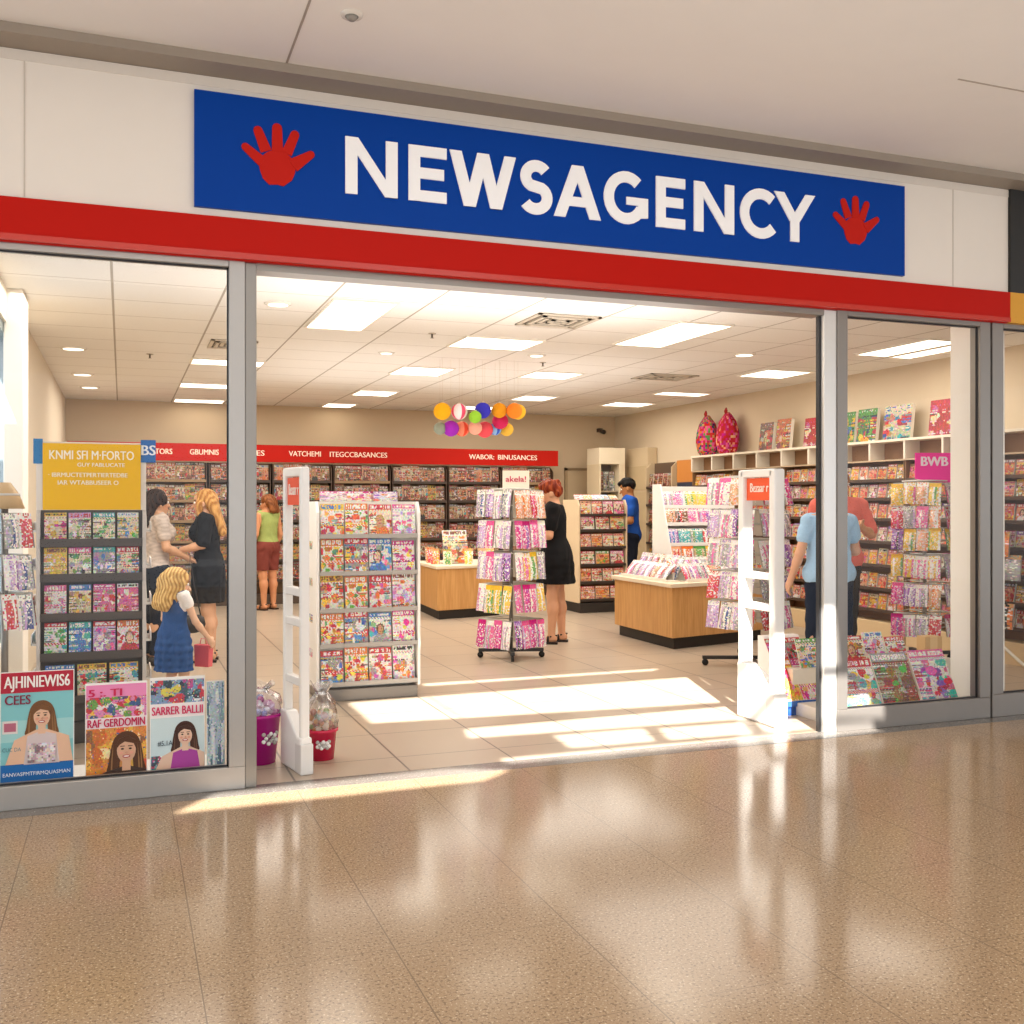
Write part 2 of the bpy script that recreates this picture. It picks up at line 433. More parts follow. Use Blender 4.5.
def V3(*a): return np.array(a, float)
def hand_prims(w, dirn, palm_n, s=1.0, curl=.5, side=1):
    """Palm, four unequal bent fingers and a thumb from wrist w; dirn: along the hand; palm_n: the way the palm faces."""
    d = V3(*dirn); d /= np.linalg.norm(d); pn = V3(*palm_n); pn -= d * (pn @ d); pn /= np.linalg.norm(pn)
    x = np.cross(d, pn) * side
    P = [('c', w, w + d * .05 * s, .024 * s, .030 * s, .02)]
    kn = w + d * .085 * s
    for o in (-.024, -.008, .008, .024): P.append(('c', w + d * .03 * s + x * o * s * .8, kn + x * o * s, .015 * s, .0135 * s, .012))
    for o, L in ((-.027, .062), (-.009, .075), (.009, .080), (.027, .070)):
        a = kn + x * o * s; d1 = d * math.cos(curl) + pn * math.sin(curl); d2 = d * math.cos(curl * 2) + pn * math.sin(curl * 2)
        m = a + d1 * L * .5 * s; P += [('c', a, m, .0105 * s, .0098 * s, .006), ('c', m, m + d2 * L * .5 * s, .0095 * s, .008 * s, .004)]
    a = w + d * .025 * s + x * .022 * s; m = a + (d * .6 + x * .7 + pn * .3) * .035 * s
    P += [('c', a, m, .014 * s, .012 * s, .01), ('c', m, m + (d * .9 + x * .2 + pn * .35) * .032 * s, .011 * s, .009 * s, .004)]
    return P

def figure(name, label, loc, yaw, H, skin, arms, legs=None, lean=0., head=(0, 0), child=False, top=None, bottom=None, dress=None, shoes=None, hair=None,
           hips=1.0, watch=None, group=None, bust=.0, drop=0., wide=1.0):
    """Faces local +Y. arms: {'L': (elbow, wrist), 'R': ...} as metres in the figure of 1.65 m; head = (yaw, pitch)."""
    k = H / 1.65
    root = thing(name, label, 'person', loc, yaw, group)
    hs = 1.42 if child else 1.0
    def up(x, y, z): return V3(x, y + lean * max(z - .9, 0), z)
    res = .0095 if not child else .0105
    ys = R(head[0]); pt = R(head[1])
    nk = up(0, -.005, 1.40)
    Rm = Matrix.Rotation(ys, 3, 'Z') @ Matrix.Rotation(pt, 3, 'X')
    hc0 = up(0, .015, 1.50 if not child else 1.46)
    def hd(x, y, z): return hc0 + np.array(Rm @ Vector((x * hs, y * hs, z * hs)))
    tor = [('e', up(0, -.005, .90), V3(.165 * hips, .118, .13), .05), ('e', up(0, .0, 1.06), V3(.132 * hips, .095, .15), .06),
           ('e', up(0, .0, 1.24), V3(.150, .104 + bust * .4, .17), .06), ('c', up(-.125, -.01, 1.345), up(.125, -.01, 1.345), .052, .052, .05)]
    W_ = V3(wide, 1 + (wide - 1) * .7, 1)
    tor = [(p[0], p[1], p[2] * W_, p[3]) if p[0] == 'e' else (p[0], p[1] * V3(wide, 1, 1), p[2] * V3(wide, 1, 1), *p[3:]) for p in tor]
    if bust: tor += [('e', up(sx * .07, .085 + bust * .5, 1.22), V3(.065, .05 + bust, .065), .04) for sx in (-1, 1)]
    body = list(tor) + [('c', up(0, -.01, 1.36), hd(0, -.01, -.05), .056, .050, .03),
        ('e', hd(0, -.012, .035), V3(.074, .095, .088) * hs, .03), ('e', hd(0, .022, -.035), V3(.058, .066, .075) * hs, .03),
        ('e', hd(0, .055, -.088), V3(.026, .026, .022) * hs, .03), ('c', hd(0, .088, .0), hd(0, .108, -.028), .010 * hs, .014 * hs, .012),
        ('e', hd(0, .083, -.062), V3(.026, .014, .012) * hs, .012)] + \
        [('e', hd(sx * .076, -.005, -.015), V3(.012, .022, .032) * hs, .008) for sx in (-1, 1)]
    sh = {'L': up(-.165 * wide, -.01, 1.335), 'R': up(.165 * wide, -.01, 1.335)}
    if legs is None: legs = {'L': ((-.088, .0, .49), (-.088, -.02, .085)), 'R': ((.088, .0, .49), (.088, -.02, .085))}
    sleeve = []; hipj = {'L': V3(-.085 * hips, 0, .87), 'R': V3(.085 * hips, 0, .87)}
    for s_, sx in (('L', -1), ('R', 1)):
        el, wr = V3(*arms[s_][0]), V3(*arms[s_][1])
        body += [('c', sh[s_], el, .047, .037, .03), ('c', el, el + (wr - el) * .35, .037, .037, .02), ('c', el + (wr - el) * .3, wr, .037, .025, .02)]
        d = wr - el; pn = arms[s_][2] if len(arms[s_]) > 2 else (-sx, .2, -.2)
        body += hand_prims(wr, d / np.linalg.norm(d) + V3(*(arms[s_][3] if len(arms[s_]) > 3 else (0, 0, 0))), pn, 1.0 if not child else 1.1, .45, -sx if abs(d[2]) < abs(d[1]) else sx)
        sleeve.append((sh[s_], el))
        kn, an = V3(*legs[s_][0]), V3(*legs[s_][1])
        body += [('c', hipj[s_], kn, .086 * (hips * .5 + .5), .056, .04), ('c', kn, kn + (an - kn) * .35 + V3(0, -.012, 0), .054, .056, .03), ('c', kn + (an - kn) * .3 + V3(0, -.01, 0), an, .054, .036, .03)]
        body += [('c', an + V3(0, -.025, -.035), an + V3(sx * .012, .09, -.052), .034, .030, .03), ('c', an + V3(sx * .012, .09, -.052), an + V3(sx * .015, .15, -.060), .030, .022, .02)]
    sl = lin(skin)
    def paint(V, vc):
        q = (V - hc0) @ np.array(Rm) / hs
        lips = (q[:, 1] > .07) & (abs(q[:, 2] + .062) < .012) & (abs(q[:, 0]) < .026); vc[lips, :3] = lin('#b0605a')
        brow = (q[:, 1] > .05) & (abs(q[:, 2] - .032) < .006) & (abs(abs(q[:, 0]) - .033) < .018); vc[brow, :3] = lin('#5a3a28')
        ck = (q[:, 1] > .03) & (abs(q[:, 2] + .035) < .025) & (abs(abs(q[:, 0]) - .04) < .02); vc[ck, :3] *= np.array([1.03, .9, .88])
    def add(nm, me, par=root):
        o = put(me, nm, (0, 0, -drop), scale=(k, k, k), parent=par); return o
    add('body', blob_mesh('body', body, res, skin, 'skin', paint=paint))
    eb = MB()
    for sx in (-1, 1):
        c = hd(sx * .033, .074, .012); eb.ball(tuple(c), .0115 * hs, '#f4eee8', 10, 6)
        c2 = hd(sx * .033, .081, .012); eb.ball(tuple(c2), .0062 * hs, '#2e1f18', 8, 6)
    add('eyes', eb.mesh('eyes', 'gloss'))
    def wob(G, amp=.004): return amp * np.sin(G[..., 2] * 46 + 5 * np.sin(G[..., 0] * 21)) * np.cos(G[..., 0] * 26 + G[..., 1] * 19)
    def infl(L, a): return [(p[0], p[1], p[2], p[3] + a, p[4] + a, p[5]) if p[0] == 'c' else (p[0], p[1], p[2] + a, p[3]) for p in L]
    def sleeves(fr, a): return [('c', s0, s0 + (e0 - s0) * fr, .047 + a, .043 + a * 1.25, .035) for s0, e0 in sleeve] if fr else []
    def cut_sleeve(fr): return []
    if top:   # colour, hem z, sleeve share, (paint)
        add('top', blob_mesh('top', infl(tor, .017) + sleeves(top[2], .016), res, top[0], 'cloth', [((0, 0, -1), -top[1]), ((0, -.35, 1), 1.40 + .0)], ripple=wob, paint=top[3] if len(top) > 3 else None))
    if dress:  # colour, hem z, sleeve share, hem half-width x, hem half-depth y
        sk_ = []
        for i in range(7):
            t = i / 6; z = .98 - (.98 - dress[1]) * t
            rx = .150 + (dress[3] - .150) * t ** .8 + .035 * math.sin(math.pi * min(t * 1.3, 1)); ry = .115 + (dress[4] - .115) * t ** .8 + .02 * math.sin(math.pi * min(t * 1.3, 1))
            sk_.append(('e', V3(0, 0, z), V3(rx, ry, .075), .05))
        add('dress', blob_mesh('dress', infl(tor, .018) + sk_ + sleeves(dress[2], .018), res, dress[0], 'cloth', [((0, 0, -1), -dress[1]), ((0, -.35, 1), 1.405)],
            ripple=lambda G: wob(G) + .007 * np.sin(np.arctan2(G[..., 1], G[..., 0]) * 11) * np.clip((.95 - G[..., 2]) * 4, 0, 1), paint=dress[5] if len(dress) > 5 else None))
    if bottom:  # colour, hem z, looseness, name, waist
        pl = [('e', up(0, -.005, .90), V3(.165 * hips, .118, .13) + bottom[2], .05)]
        for s_ in 'LR':
            kn, an = V3(*legs[s_][0]), V3(*legs[s_][1])
            pl += [('c', hipj[s_], kn, .088 * (hips * .5 + .5) + bottom[2], .058 + bottom[2], .03), ('c', kn, an, .058 + bottom[2], .046 + bottom[2], .03)]
        add(bottom[3], blob_mesh('bottom', pl, res, bottom[0], 'cloth', [((0, 0, -1), -bottom[1]), ((0, 0, 1), bottom[4] if len(bottom) > 4 else 1.02)], ripple=wob))
    if shoes:
        for s_, sx in (('L', -1), ('R', 1)):
            an = V3(*legs[s_][1]); b = []
            z0 = an[2] - .085
            if shoes[1] == 'sandal':
                b = MB()
                f = [(-.036, -.065), (.036, -.065), (.044, .05), (.046, .13), (.025, .185), (-.02, .185), (-.040, .13), (-.036, .05)]
                b.prism([(an[0] + sx * .01 + x, an[1] + y) for x, y in f], z0, z0 + .022, shoes[0])
                for yy, zz in ((.11, .028), (.03, .055)):
                    b.tube([(an[0] + sx * .01 - .045, an[1] + yy, z0 + .02), (an[0] + sx * .01 - .03, an[1] + yy, z0 + zz + .018), (an[0] + sx * .01 + .03, an[1] + yy, z0 + zz + .018), (an[0] + sx * .01 + .047, an[1] + yy, z0 + .02)], .012, shoes[0], 6)
                b.tube([(an[0] - .04, an[1] + .01, z0 + .075), (an[0], an[1] - .052, z0 + .085), (an[0] + .04, an[1] + .01, z0 + .075)], .009, shoes[0], 6)
                add('shoe', b.mesh('shoe', 'dark'))
            else:
                add('shoe', blob_mesh('shoe', [('c', an + V3(0, -.028, -.035), an + V3(sx * .012, .09, -.050), .047, .040, .03), ('c', an + V3(sx * .012, .09, -.05), an + V3(sx * .015, .155, -.056), .04, .032, .02)], res, shoes[0], 'dark', [((0, 0, -1), -z0)]))
    if hair:
        hl = [('e', hd(*c), V3(*r) * hs, .02) if len(r) == 3 else ('c', hd(*c), hd(*r[:3]), r[3] * hs, r[4] * hs, .025) for c, r in hair[1]]
        fq = hair[2] if len(hair) > 2 else 90
        def rip(G):
            q = (G - hc0) @ np.array(Rm)
            face = (.030 - np.sqrt((q[..., 0] / .85) ** 2 + (q[..., 2] + .03 * hs) ** 2 * .6) ) if False else 0
            return .0042 * hs * np.sin(np.arctan2(q[..., 1] + .02, q[..., 0]) * 15 + fq * .016 * np.sin(q[..., 2] * 38)) + .00004 * fq * np.sin(q[..., 2] * 75 + q[..., 0] * 60)
        def hp(V, vc):
            if len(hair) > 3:
                s = .5 + .5 * np.sin(V[:, 0] * 130 + V[:, 1] * 110 + 3 * np.sin(V[:, 2] * 25))
                vc[:, :3] = vc[:, :3] * (1 - s[:, None]) + np.array(lin(hair[3])) * s[:, None]
        add('hair', blob_mesh('hair', hl, res, hair[0], 'hair', ripple=rip, paint=hp))
    if watch:
        el, wr = V3(*arms[watch][0]), V3(*arms[watch][1]); d = (wr - el) / np.linalg.norm(wr - el)
        b = MB(); b.tube([tuple(wr - d * .035), tuple(wr - d * .008)], .032, '#1c1c1e', 12); add('wristwatch', b.mesh('watch', 'dark'))
    return root
# ------------------------------------------------------------------ the setting
def slab(name, x0, y0, z0, x1, y1, z1, col, mat='wall', bevel=0): 
    return struct(MB().box(x0, y0, z0, x1, y1, z1, col).build(name, mat, bevel=bevel))
def sgroup(name):
    o = bpy.data.objects.new(name, None); COL.objects.link(o); o['kind'] = 'structure'; return o
# floors
slab('mall_floor', -9, -13, -.2, 15, -.17, 0, '#b39a7b', 'granite')
slab('trim_1', -9, -.17, -.2, 15, -.005, .001, '#8f8880', 'border')
slab('floor', -.9, -.005, -.2, 8.2, 10.2, 0, '#bb9f80', 'tiles')
slab('ceiling', -.9, .06, 2.85, 8.2, 10.2, 2.95, '#ded4c4', 'ceiltile')
slab('wall_back', -1, 10.0, -.2, 8.0, 10.2, 3.0, '#cdb797')
slab('wall_right', 7.6, .1, -.2, 7.8, 10.0, 3.0, '#d6c4a8')
# left wall: solid run, pillar and a daylit side window near the front
slab('wall_left', -.92, 2.72, -.2, -.72, 10.0, 3.0, '#d9cbb4')
o = struct(MB().box(-.74, 2.35, 0, -.62, 2.75, 2.85, '#efe9de').build('pillar', 'wall', bevel=.008))
slab('wall_left_front', -.92, -.05, -.2, -.72, .12, 3.0, '#d9cbb4')
slab('wall_left_sill', -.92, .12, -.2, -.72, 2.72, .5, '#ebe6dc')
slab('wall_left_head', -.92, .12, 2.62, -.72, 2.72, 3.0, '#e5dccb')
w = sgroup('window_4')
b = MB()
for y in (.12, 1.38, 2.64): b.box(-.80, y, .5, -.74, y + .08, 2.62, '#aebfca')
for z in (.5, 2.55): b.box(-.80, .12, z, -.74, 2.72, z + .07, '#7d8d90')
struct(b.build('window_frame', 'metal', w)); struct(MB().add([(-.77, .2, .57), (-.77, 2.64, .57), (-.77, 2.64, 2.55), (-.77, .2, 2.55)], [(0, 1, 2, 3)], '#ffffff').build('window_pane', 'glass', w))
# doors and panels at the back
w = sgroup('door_1')
struct(MB().box(6.73, 9.965, 0, 7.25, 9.995, 1.96, '#c3ab88').build('door_leaf', 'paint', w))
b = MB(); b.box(6.69, 9.95, 0, 6.73, 10, 2.0, '#a98f6c'); b.box(7.25, 9.95, 0, 7.29, 10, 2.0, '#a98f6c'); b.box(6.69, 9.95, 1.96, 7.29, 10, 2.0, '#8d7556')
struct(b.build('door_frame', 'paint', w))
struct(MB().tube([(6.79, 9.93, .98), (6.79, 9.93, 1.1)], .01, '#9a9690').build('door_handle', 'metal', w))
slab('baseboard_back', 6.62, 9.97, 0, 6.69, 10, .1, '#7d6a52', 'paint')
slab('baseboard_right', 7.57, .1, 0, 7.6, 10, .1, '#8d7a60', 'paint')

# bulkhead above the shopfront, its bands and the shadow gap
slab('wall_front', -9, -.08, 2.80, 5.468, .06, 3.48, '#e6dfd5')
struct(MB().box(-9, -.085, 3.43, 5.468, -.07, 3.475, '#d9d1c6').build('trim_2', 'paint'))
b = MB(); b.prism([(-.08, 2.80), (-.10, 2.80), (-.10, 2.625), (-.075, 2.60), (.05, 2.60), (.05, 2.80)], -9, 5.468, '#b8160a', 'x'); struct(b.build('trim_3', 'sign'))
struct(MB().box(-9, -.104, 2.604, 5.468, -.085, 2.632, '#c02c1e').build('trim_4', 'gloss'))
slab('wall_front_neighbour', 5.468, -.10, 2.80, 15, .06, 3.48, '#1b1916', 'paint')
slab('trim_5', 5.468, -.10, 2.60, 15, .06, 2.80, '#d69a25', 'paint')
for i, x in enumerate((-.42, 5.0)): slab('trim_%d' % (6 + i), x, -.0835, 2.81, x + .006, -.079, 3.43, '#c9c0b4', 'paint')
struct(MB().box(-9, -.26, 3.48, 15, .1, 3.80, '#94897c').build('trim_8', 'paint'))
# mall ceiling with unseen openings cut to throw the floor's sun patches
SUN = Vector((.30 * math.cos(R(38)), .954 * math.cos(R(38)), -math.sin(R(38))))
PATCH = [[(1.5, 1.22), (4.08, 1.02), (4.38, 2.05), (1.5, 1.95)], [(2.2, 2.41), (4.2, 2.44), (4.3, 2.52), (2.2, 2.51)],
         [(1.95, .60), (4.3, .46), (4.4, .90), (2.0, .84)],
         [(2.42, .16), (2.95, .14), (3.05, .46), (2.45, .48)], [(3.05, .13), (3.6, .11), (3.72, .40), (3.15, .43)], [(3.72, .10), (4.5, .02), (4.6, .36), (3.82, .38)],
         [(.22, -.36), (1.72, -.33), (1.92, -.18), (1.6, -.04), (.42, -.10)], [(1.95, -.06), (4.4, -.12), (4.4, .01), (1.95, .06)]]
ZC = 3.525
hol = [[(x - SUN.x / -SUN.z * ZC * 1.0, y - SUN.y / -SUN.z * ZC) for x, y in p] for p in PATCH]
def ceiling_with_holes():
    bm = bmesh.new()
    def ring(pts):
        vs = [bm.verts.new((x, y, ZC)) for x, y in pts]
        return [bm.edges.new((vs[i], vs[(i + 1) % len(vs)])) for i in range(len(vs))]
    ed = ring([(-9, -13), (15, -13), (15, -.125), (-9, -.125)])
    for h in hol: ed += ring(h)
    bmesh.ops.triangle_fill(bm, use_beauty=True, use_dissolve=False, edges=ed)
    kill = []
    for f in bm.faces:
        c = f.calc_center_median()
        for h in hol:
            ins = False; n = len(h)
            for i in range(n):
                (xa, ya), (xb, yb) = h[i], h[(i + 1) % n]
                if (ya > c.y) != (yb > c.y) and c.x < (xb - xa) * (c.y - ya) / (yb - ya) + xa: ins = not ins
            if ins: kill.append(f); break
    bmesh.ops.delete(bm, geom=kill, context='FACES')
    for f in bm.faces:
        if f.normal.z > 0: f.normal_flip()
    me = bpy.data.meshes.new('mall_ceiling'); bm.to_mesh(me); bm.free()
    at = me.color_attributes.new('Col', 'FLOAT_COLOR', 'CORNER')
    at.data.foreach_set('color', np.tile(np.array([*lin('#e2ded8'), 1], dtype=np.float32), len(me.loops)))
    me.materials.append(M['wall'])
    return struct(put(me, 'mall_ceiling', (0, 0, 0)))
ceiling_with_holes()
slab('trim_9', .735, -3.2, ZC - .003, .745, -.125, ZC + .01, '#9d9386', 'paint')
slab('trim_10', 3.9, -1.265, ZC - .003, 15, -1.255, ZC + .01, '#aba194', 'paint')
slab('trim_11', -9, -.15, ZC - .012, 15, -.12, ZC + .03, '#c9c1b6', 'paint')
d = thing('smoke_detector', 'small round detector on the mall ceiling above the shop', 'detector', (.93, -.86, ZC))
MB().lathe([(.045, -.012), (.05, 0), (.0505, .001)], '#d8d2c8', 16).build('detector_base', 'gloss', d); MB().lathe([(.015, -.028), (.03, -.012)], '#8a857d', 12).build('sensor', 'gloss', d)

# shopfront frames and glass
ALU = '#b3afa9'; ALD = '#8e8a84'
def window(name, x0, x1, ALU, hi, lw, rw, bottom, head=2.60):
    w = sgroup(name)
    b = MB(); b.box(x0, -.055, .0, x1, .035, bottom, ALU); struct(b.build('bottom_rail', 'metal', w, bevel=.004))
    if lw: struct(MB().box(x0, -.055, bottom, x0 + lw, .035, head + .02, ALU).build('stile', 'metal', w, bevel=.004))
    if rw: struct(MB().box(x1 - rw, -.055, bottom, x1, .035, head + .02, ALU).build('stile', 'metal', w, bevel=.004))
    struct(MB().box(x0 + lw, -.055, head - .03, x1 - rw, .035, head + .02, ALU).build('head_rail', 'metal', w, bevel=.004))
    g = .008; b = MB(); xa, xb = x0 + lw, x1 - rw
    b.box(xa, -.030, bottom, xa + g, -.018, head - .03, '#26262a'); b.box(xb - g, -.030, bottom, xb, -.018, head - .03, '#26262a')
    b.box(xa, -.030, bottom, xb, -.018, bottom + g, '#26262a'); b.box(xa, -.030, head - .03 - g, xb, -.018, head - .03, '#26262a')
    struct(b.build('gasket', 'dark', w))
    struct(MB().add([(xa, -.01, bottom), (xb, -.01, bottom), (xb, -.01, head - .03), (xa, -.01, head - .03)], [(0, 1, 2, 3)], '#ffffff').build('window_pane', 'glass', w))
window('window_1', -.72, .569, '#a9a6a2', 0, .0, .078, .111)
window('window_2', 4.122, 5.345, '#8a847e', 0, .076, .087, .135)
window('window_3', 5.362, 7.6, '#8a847e', 0, .094, .1, .15)
for i, (x0, x1, c) in enumerate(((.569, .625, ALD), (4.03, 4.122, '#d6d4d0'))):
    struct(MB().box(x0, -.045, 0, x1, (.10, .03)[i], 2.60, c).build('trim_%d' % (12 + i), 'metal', bevel=.004))
struct(MB().box(4.018, -.012, 0, 4.03, .022, 2.60, '#2a2a2c').build('trim_14', 'dark'))
struct(MB().box(.625, -.045, 2.565, 4.03, .08, 2.62, '#8c8780').build('trim_15', 'metal'))
struct(MB().box(5.345, -.03, 0, 5.362, .03, 2.60, '#6f6b66').build('trim_16', 'metal'))
# white pillar just inside the right-hand window
struct(MB().box(5.345, .09, 0, 5.62, .30, 2.85, '#f1ece2').build('pillar', 'wall', bevel=.006))

# ------------------------------------------------------------------ the shop sign
def stroke(b, pts, w, y0, y1, col):
    pts = [Vector(p) for p in pts]; L = []; Rr = []
    for i, p in enumerate(pts):
        d = (pts[min(i + 1, len(pts) - 1)] - pts[max(i - 1, 0)]).normalized(); nrm = Vector((-d.y, d.x))
        L.append(p + nrm * w / 2); Rr.append(p - nrm * w / 2)
    n = len(pts); vs = [(q.x, y, q.y) for y in (y0, y1) for S_ in (L, Rr) for q in S_]; fs = []
    for i in range(n - 1):
        fs += [(i, i + 1, n + i + 1, n + i), (2 * n + i, 3 * n + i, 3 * n + i + 1, 2 * n + i + 1), (i, 2 * n + i, 2 * n + i + 1, i + 1), (n + i, n + i + 1, 3 * n + i + 1, 3 * n + i)]
    fs += [(0, n, 3 * n, 2 * n), (n - 1, 3 * n - 1, 4 * n - 1, 2 * n - 1)]
    b.add(vs, fs, col)
def arc(cx, cz, rx, rz, a0, a1, n=22): return [(cx + rx * math.cos(R(a0 + (a1 - a0) * i / n)), cz + rz * math.sin(R(a0 + (a1 - a0) * i / n))) for i in range(n + 1)]
def letter(ch, x0, x1, z0, h, st, y0, y1, col):
    b = MB(); w = x1 - x0; z1 = z0 + h; cnt = [0]
    def P(*p):
        cnt[0] += 1; b.prism(list(p), y0 - .0004 * cnt[0], y1, col, 'y')
    if ch == 'N':
        P((x0, z0), (x0 + st, z0), (x0 + st, z1), (x0, z1)); P((x1 - st, z0), (x1, z0), (x1, z1), (x1 - st, z1))
        P((x0, z1), (x0 + st * 1.05, z1), (x1, z0), (x1 - st * 1.05, z0))
    elif ch == 'E':
        P((x0, z0), (x0 + st, z0), (x0 + st, z1), (x0, z1))
        for za, f in ((z0, 1), (z0 + h * .41, .93), (z1 - st * .92, 1)): P((x0 + st * .5, za), (x0 + w * f, za), (x0 + w * f, za + st * .92), (x0 + st * .5, za + st * .92))
    elif ch in 'WAY':
        def bar(a, c, wd): P((a[0] - wd / 2, a[1]), (a[0] + wd / 2, a[1]), (c[0] + wd / 2, c[1]), (c[0] - wd / 2, c[1]))
        if ch == 'W':
            s_ = st * 1.05
            xs = [x0 + s_ / 2, x0 + w * .30, x0 + w * .5, x0 + w * .70, x1 - s_ / 2]
            for i in range(4): bar((xs[i], (z1, z0)[i % 2] - (0 if i != 2 else 0)), (xs[i + 1], (z0, z1)[i % 2]), s_)
        elif ch == 'A':
            bar((x0 + st * .55, z0), (x0 + w / 2, z1), st * 1.1); bar((x1 - st * .55, z0), (x0 + w / 2, z1), st * 1.1)
            P((x0 + w * .22, z0 + h * .22), (x1 - w * .22, z0 + h * .22), (x1 - w * .28, z0 + h * .40), (x0 + w * .28, z0 + h * .40))
        else:
            m = z0 + h * .42; bar((x0 + st * .58, z1), (x0 + w / 2, m), st * 1.12); bar((x1 - st * .58, z1), (x0 + w / 2, m), st * 1.12)
            P((x0 + w / 2 - st / 2, z0), (x0 + w / 2 + st / 2, z0), (x0 + w / 2 + st / 2, m + .02), (x0 + w / 2 - st / 2, m + .02))
    elif ch in 'CG':
        rx, rz = (w / 2 if ch == 'G' else w * .56) - st / 2, h / 2 - st / 2 + .004; cx, cz = x0 + st / 2 + rx, z0 + h / 2
        stroke(b, arc(cx, cz, rx, rz, 46, 318 if ch == 'C' else 330), st, y0, y1, col)
        if ch == 'G':
            P((x1 - st, z0 + h * .12), (x1, z0 + h * .14), (x1, z0 + h * .52), (x1 - st, z0 + h * .52)); P((cx + rx * .02, z0 + h * .37), (x1 - .002, z0 + h * .37), (x1 - .002, z0 + h * .52), (cx + rx * .02, z0 + h * .52))
    elif ch == 'S':
        r1x, r1z = w / 2 - st / 2, h * .27 - st * .5 + .012
        cx = x0 + w / 2
        up_ = arc(cx + .004, z1 - st / 2 - r1z + .002, r1x * .92, r1z, 35, 235, 16); dn = arc(cx - .002, z0 + st / 2 + r1z - .002, r1x, r1z * 1.06, 55, -148, 16)
        stroke(b, up_ + dn, st, y0, y1, col)
    return b
s = thing('shop_sign', 'long blue fascia sign reading NEWSAGENCY in white with red hands', 'sign', (2.46, -.08, 2.84))
def local(b, o): 
    b.v = [(x - o.location.x, y - o.location.y, z - o.location.z) for x, y, z in b.v]; return b
local(MB().box(.325, -.105, 2.838, 4.594, -.08, 3.400, '#003d98'), s).build('sign_panel', 'sign', s)
for ch, x0, x1 in [('N', 1.055, 1.326), ('E', 1.384, 1.589), ('W', 1.606, 1.977), ('S', 1.994, 2.193), ('A', 2.199, 2.482), ('G', 2.5, 2.776), ('E', 2.827, 3.015), ('N', 3.074, 3.342), ('C', 3.383, 3.64), ('Y', 3.619, 3.912)]:
    b = letter(ch, x0, x1, 2.976, .288, .062, -.113, -.103, '#fdfdfd')
    local(b, s).build('letter', 'sign', s)
for x, z, sc_ in ((.718, 3.085, 1.0), (4.213, 3.105, .97)):
    b = MB(); col = '#bf2015'; y0, y1 = -.110, -.103; fk = 0
    pal = [(x + sc_ * a, z + sc_ * c) for a, c in arc(0, -.018, .088, .085, 200, -20, 20)]
    pal += [(x + sc_ * .07, z + sc_ * -.075), (x + sc_ * .03, z + sc_ * -.108), (x, z - sc_ * .103), (x - sc_ * .04, z - sc_ * .108), (x - sc_ * .07, z - sc_ * .08)]
    b.prism(pal, y0, y1, col, 'y')
    for a, L, r0, r1, bx in ((112, .105, .028, .022, -.055), (91, .12, .028, .024, .0), (68, .105, .026, .022, .045), (142, .105, .027, .019, -.072), (36, .108, .034, .019, .076)):
        ca_, sa_ = math.cos(R(a)), math.sin(R(a)); px, pz = x + sc_ * bx, z + sc_ * (.055 if 60 < a < 120 else .0)
        out = []
        tip = (px + ca_ * L * sc_, pz + sa_ * L * sc_)
        for t in range(9): out.append((tip[0] + r1 * sc_ * math.cos(R(a - 90 + t * 22.5)), tip[1] + r1 * sc_ * math.sin(R(a - 90 + t * 22.5))))
        out += [(px - sa_ * r0 * sc_, pz + ca_ * r0 * sc_), (px + sa_ * r0 * sc_, pz - ca_ * r0 * sc_)]
        fk += 1; b.prism(out, y0 - .0005 * fk, y1, col, 'y')
    local(b, s).build('hand_emblem', 'sign', s)['label'] = 'red open hand print with spread fingers'

# ------------------------------------------------------------------ shop ceiling fittings
LIGHTS = [(1.62, 2.52, .44, 1.2, 'large ceiling light panel, nearest the doorway at the left'), (3.12, 3.38, .70, .56, 'wide light panel in the middle before the big vent'),
          (4.36, 2.44, .46, 1.18, 'long light panel near the right end of the doorway'), (3.02, 5.46, .54, .62, 'light panel left of the lantern cluster'),
          (3.05, 7.78, .48, .54, 'light panel behind the left of the lanterns, two rows from the back'), (4.46, 5.28, .54, .5, 'light panel right of the lantern cluster'),
          (2.94, 9.56, .4, .52, 'last light panel before the back wall, centre left'), (5.2, 7.62, .46, .54, 'light panel behind the right of the lanterns'),
          (6.78, 7.95, .6, .48, 'light panel nearest the back right corner'), (6.8, 6.45, .66, .3, 'narrow light panel one row before the back right corner'),
          (6.72, 4.3, .55, .56, 'light panel above the red bags on the right wall'), (6.75, 2.3, .34, .95, 'long light panel seen through the right-hand window'),
          (7.12, 2.35, .22, .9, 'thin strip light beside the long panel in the right-hand window'),
          (1.0, 5.5, .68, .36, 'front light panel seen through the left-hand window'), (1.0, 7.68, .68, .4, 'middle light panel seen through the left-hand window'), (1.0, 9.62, .64, .4, 'rear light panel seen through the left-hand window'), (4.95, 9.2, .5, .4, 'small light panel close to the back wall, centre right')]
for x, y, wx, wy, lab in LIGHTS:
    t = thing('ceiling_light', lab, 'ceiling light', (x, y, 2.85), 0, 'flush ceiling light panels')
    b = MB(); e = .018
    for q in ((-wx / 2 - e, -wy / 2 - e, wx / 2 + e, -wy / 2), (-wx / 2 - e, wy / 2, wx / 2 + e, wy / 2 + e), (-wx / 2 - e, -wy / 2, -wx / 2, wy / 2), (wx / 2, -wy / 2, wx / 2 + e, wy / 2)):
        b.box(q[0], q[1], -.014, q[2], q[3], 0, '#efe8da')
    b.build('light_frame', 'paint', t); MB().box(-wx / 2, -wy / 2, -.010, wx / 2, wy / 2, -.002).build('diffuser', 'panel', t)
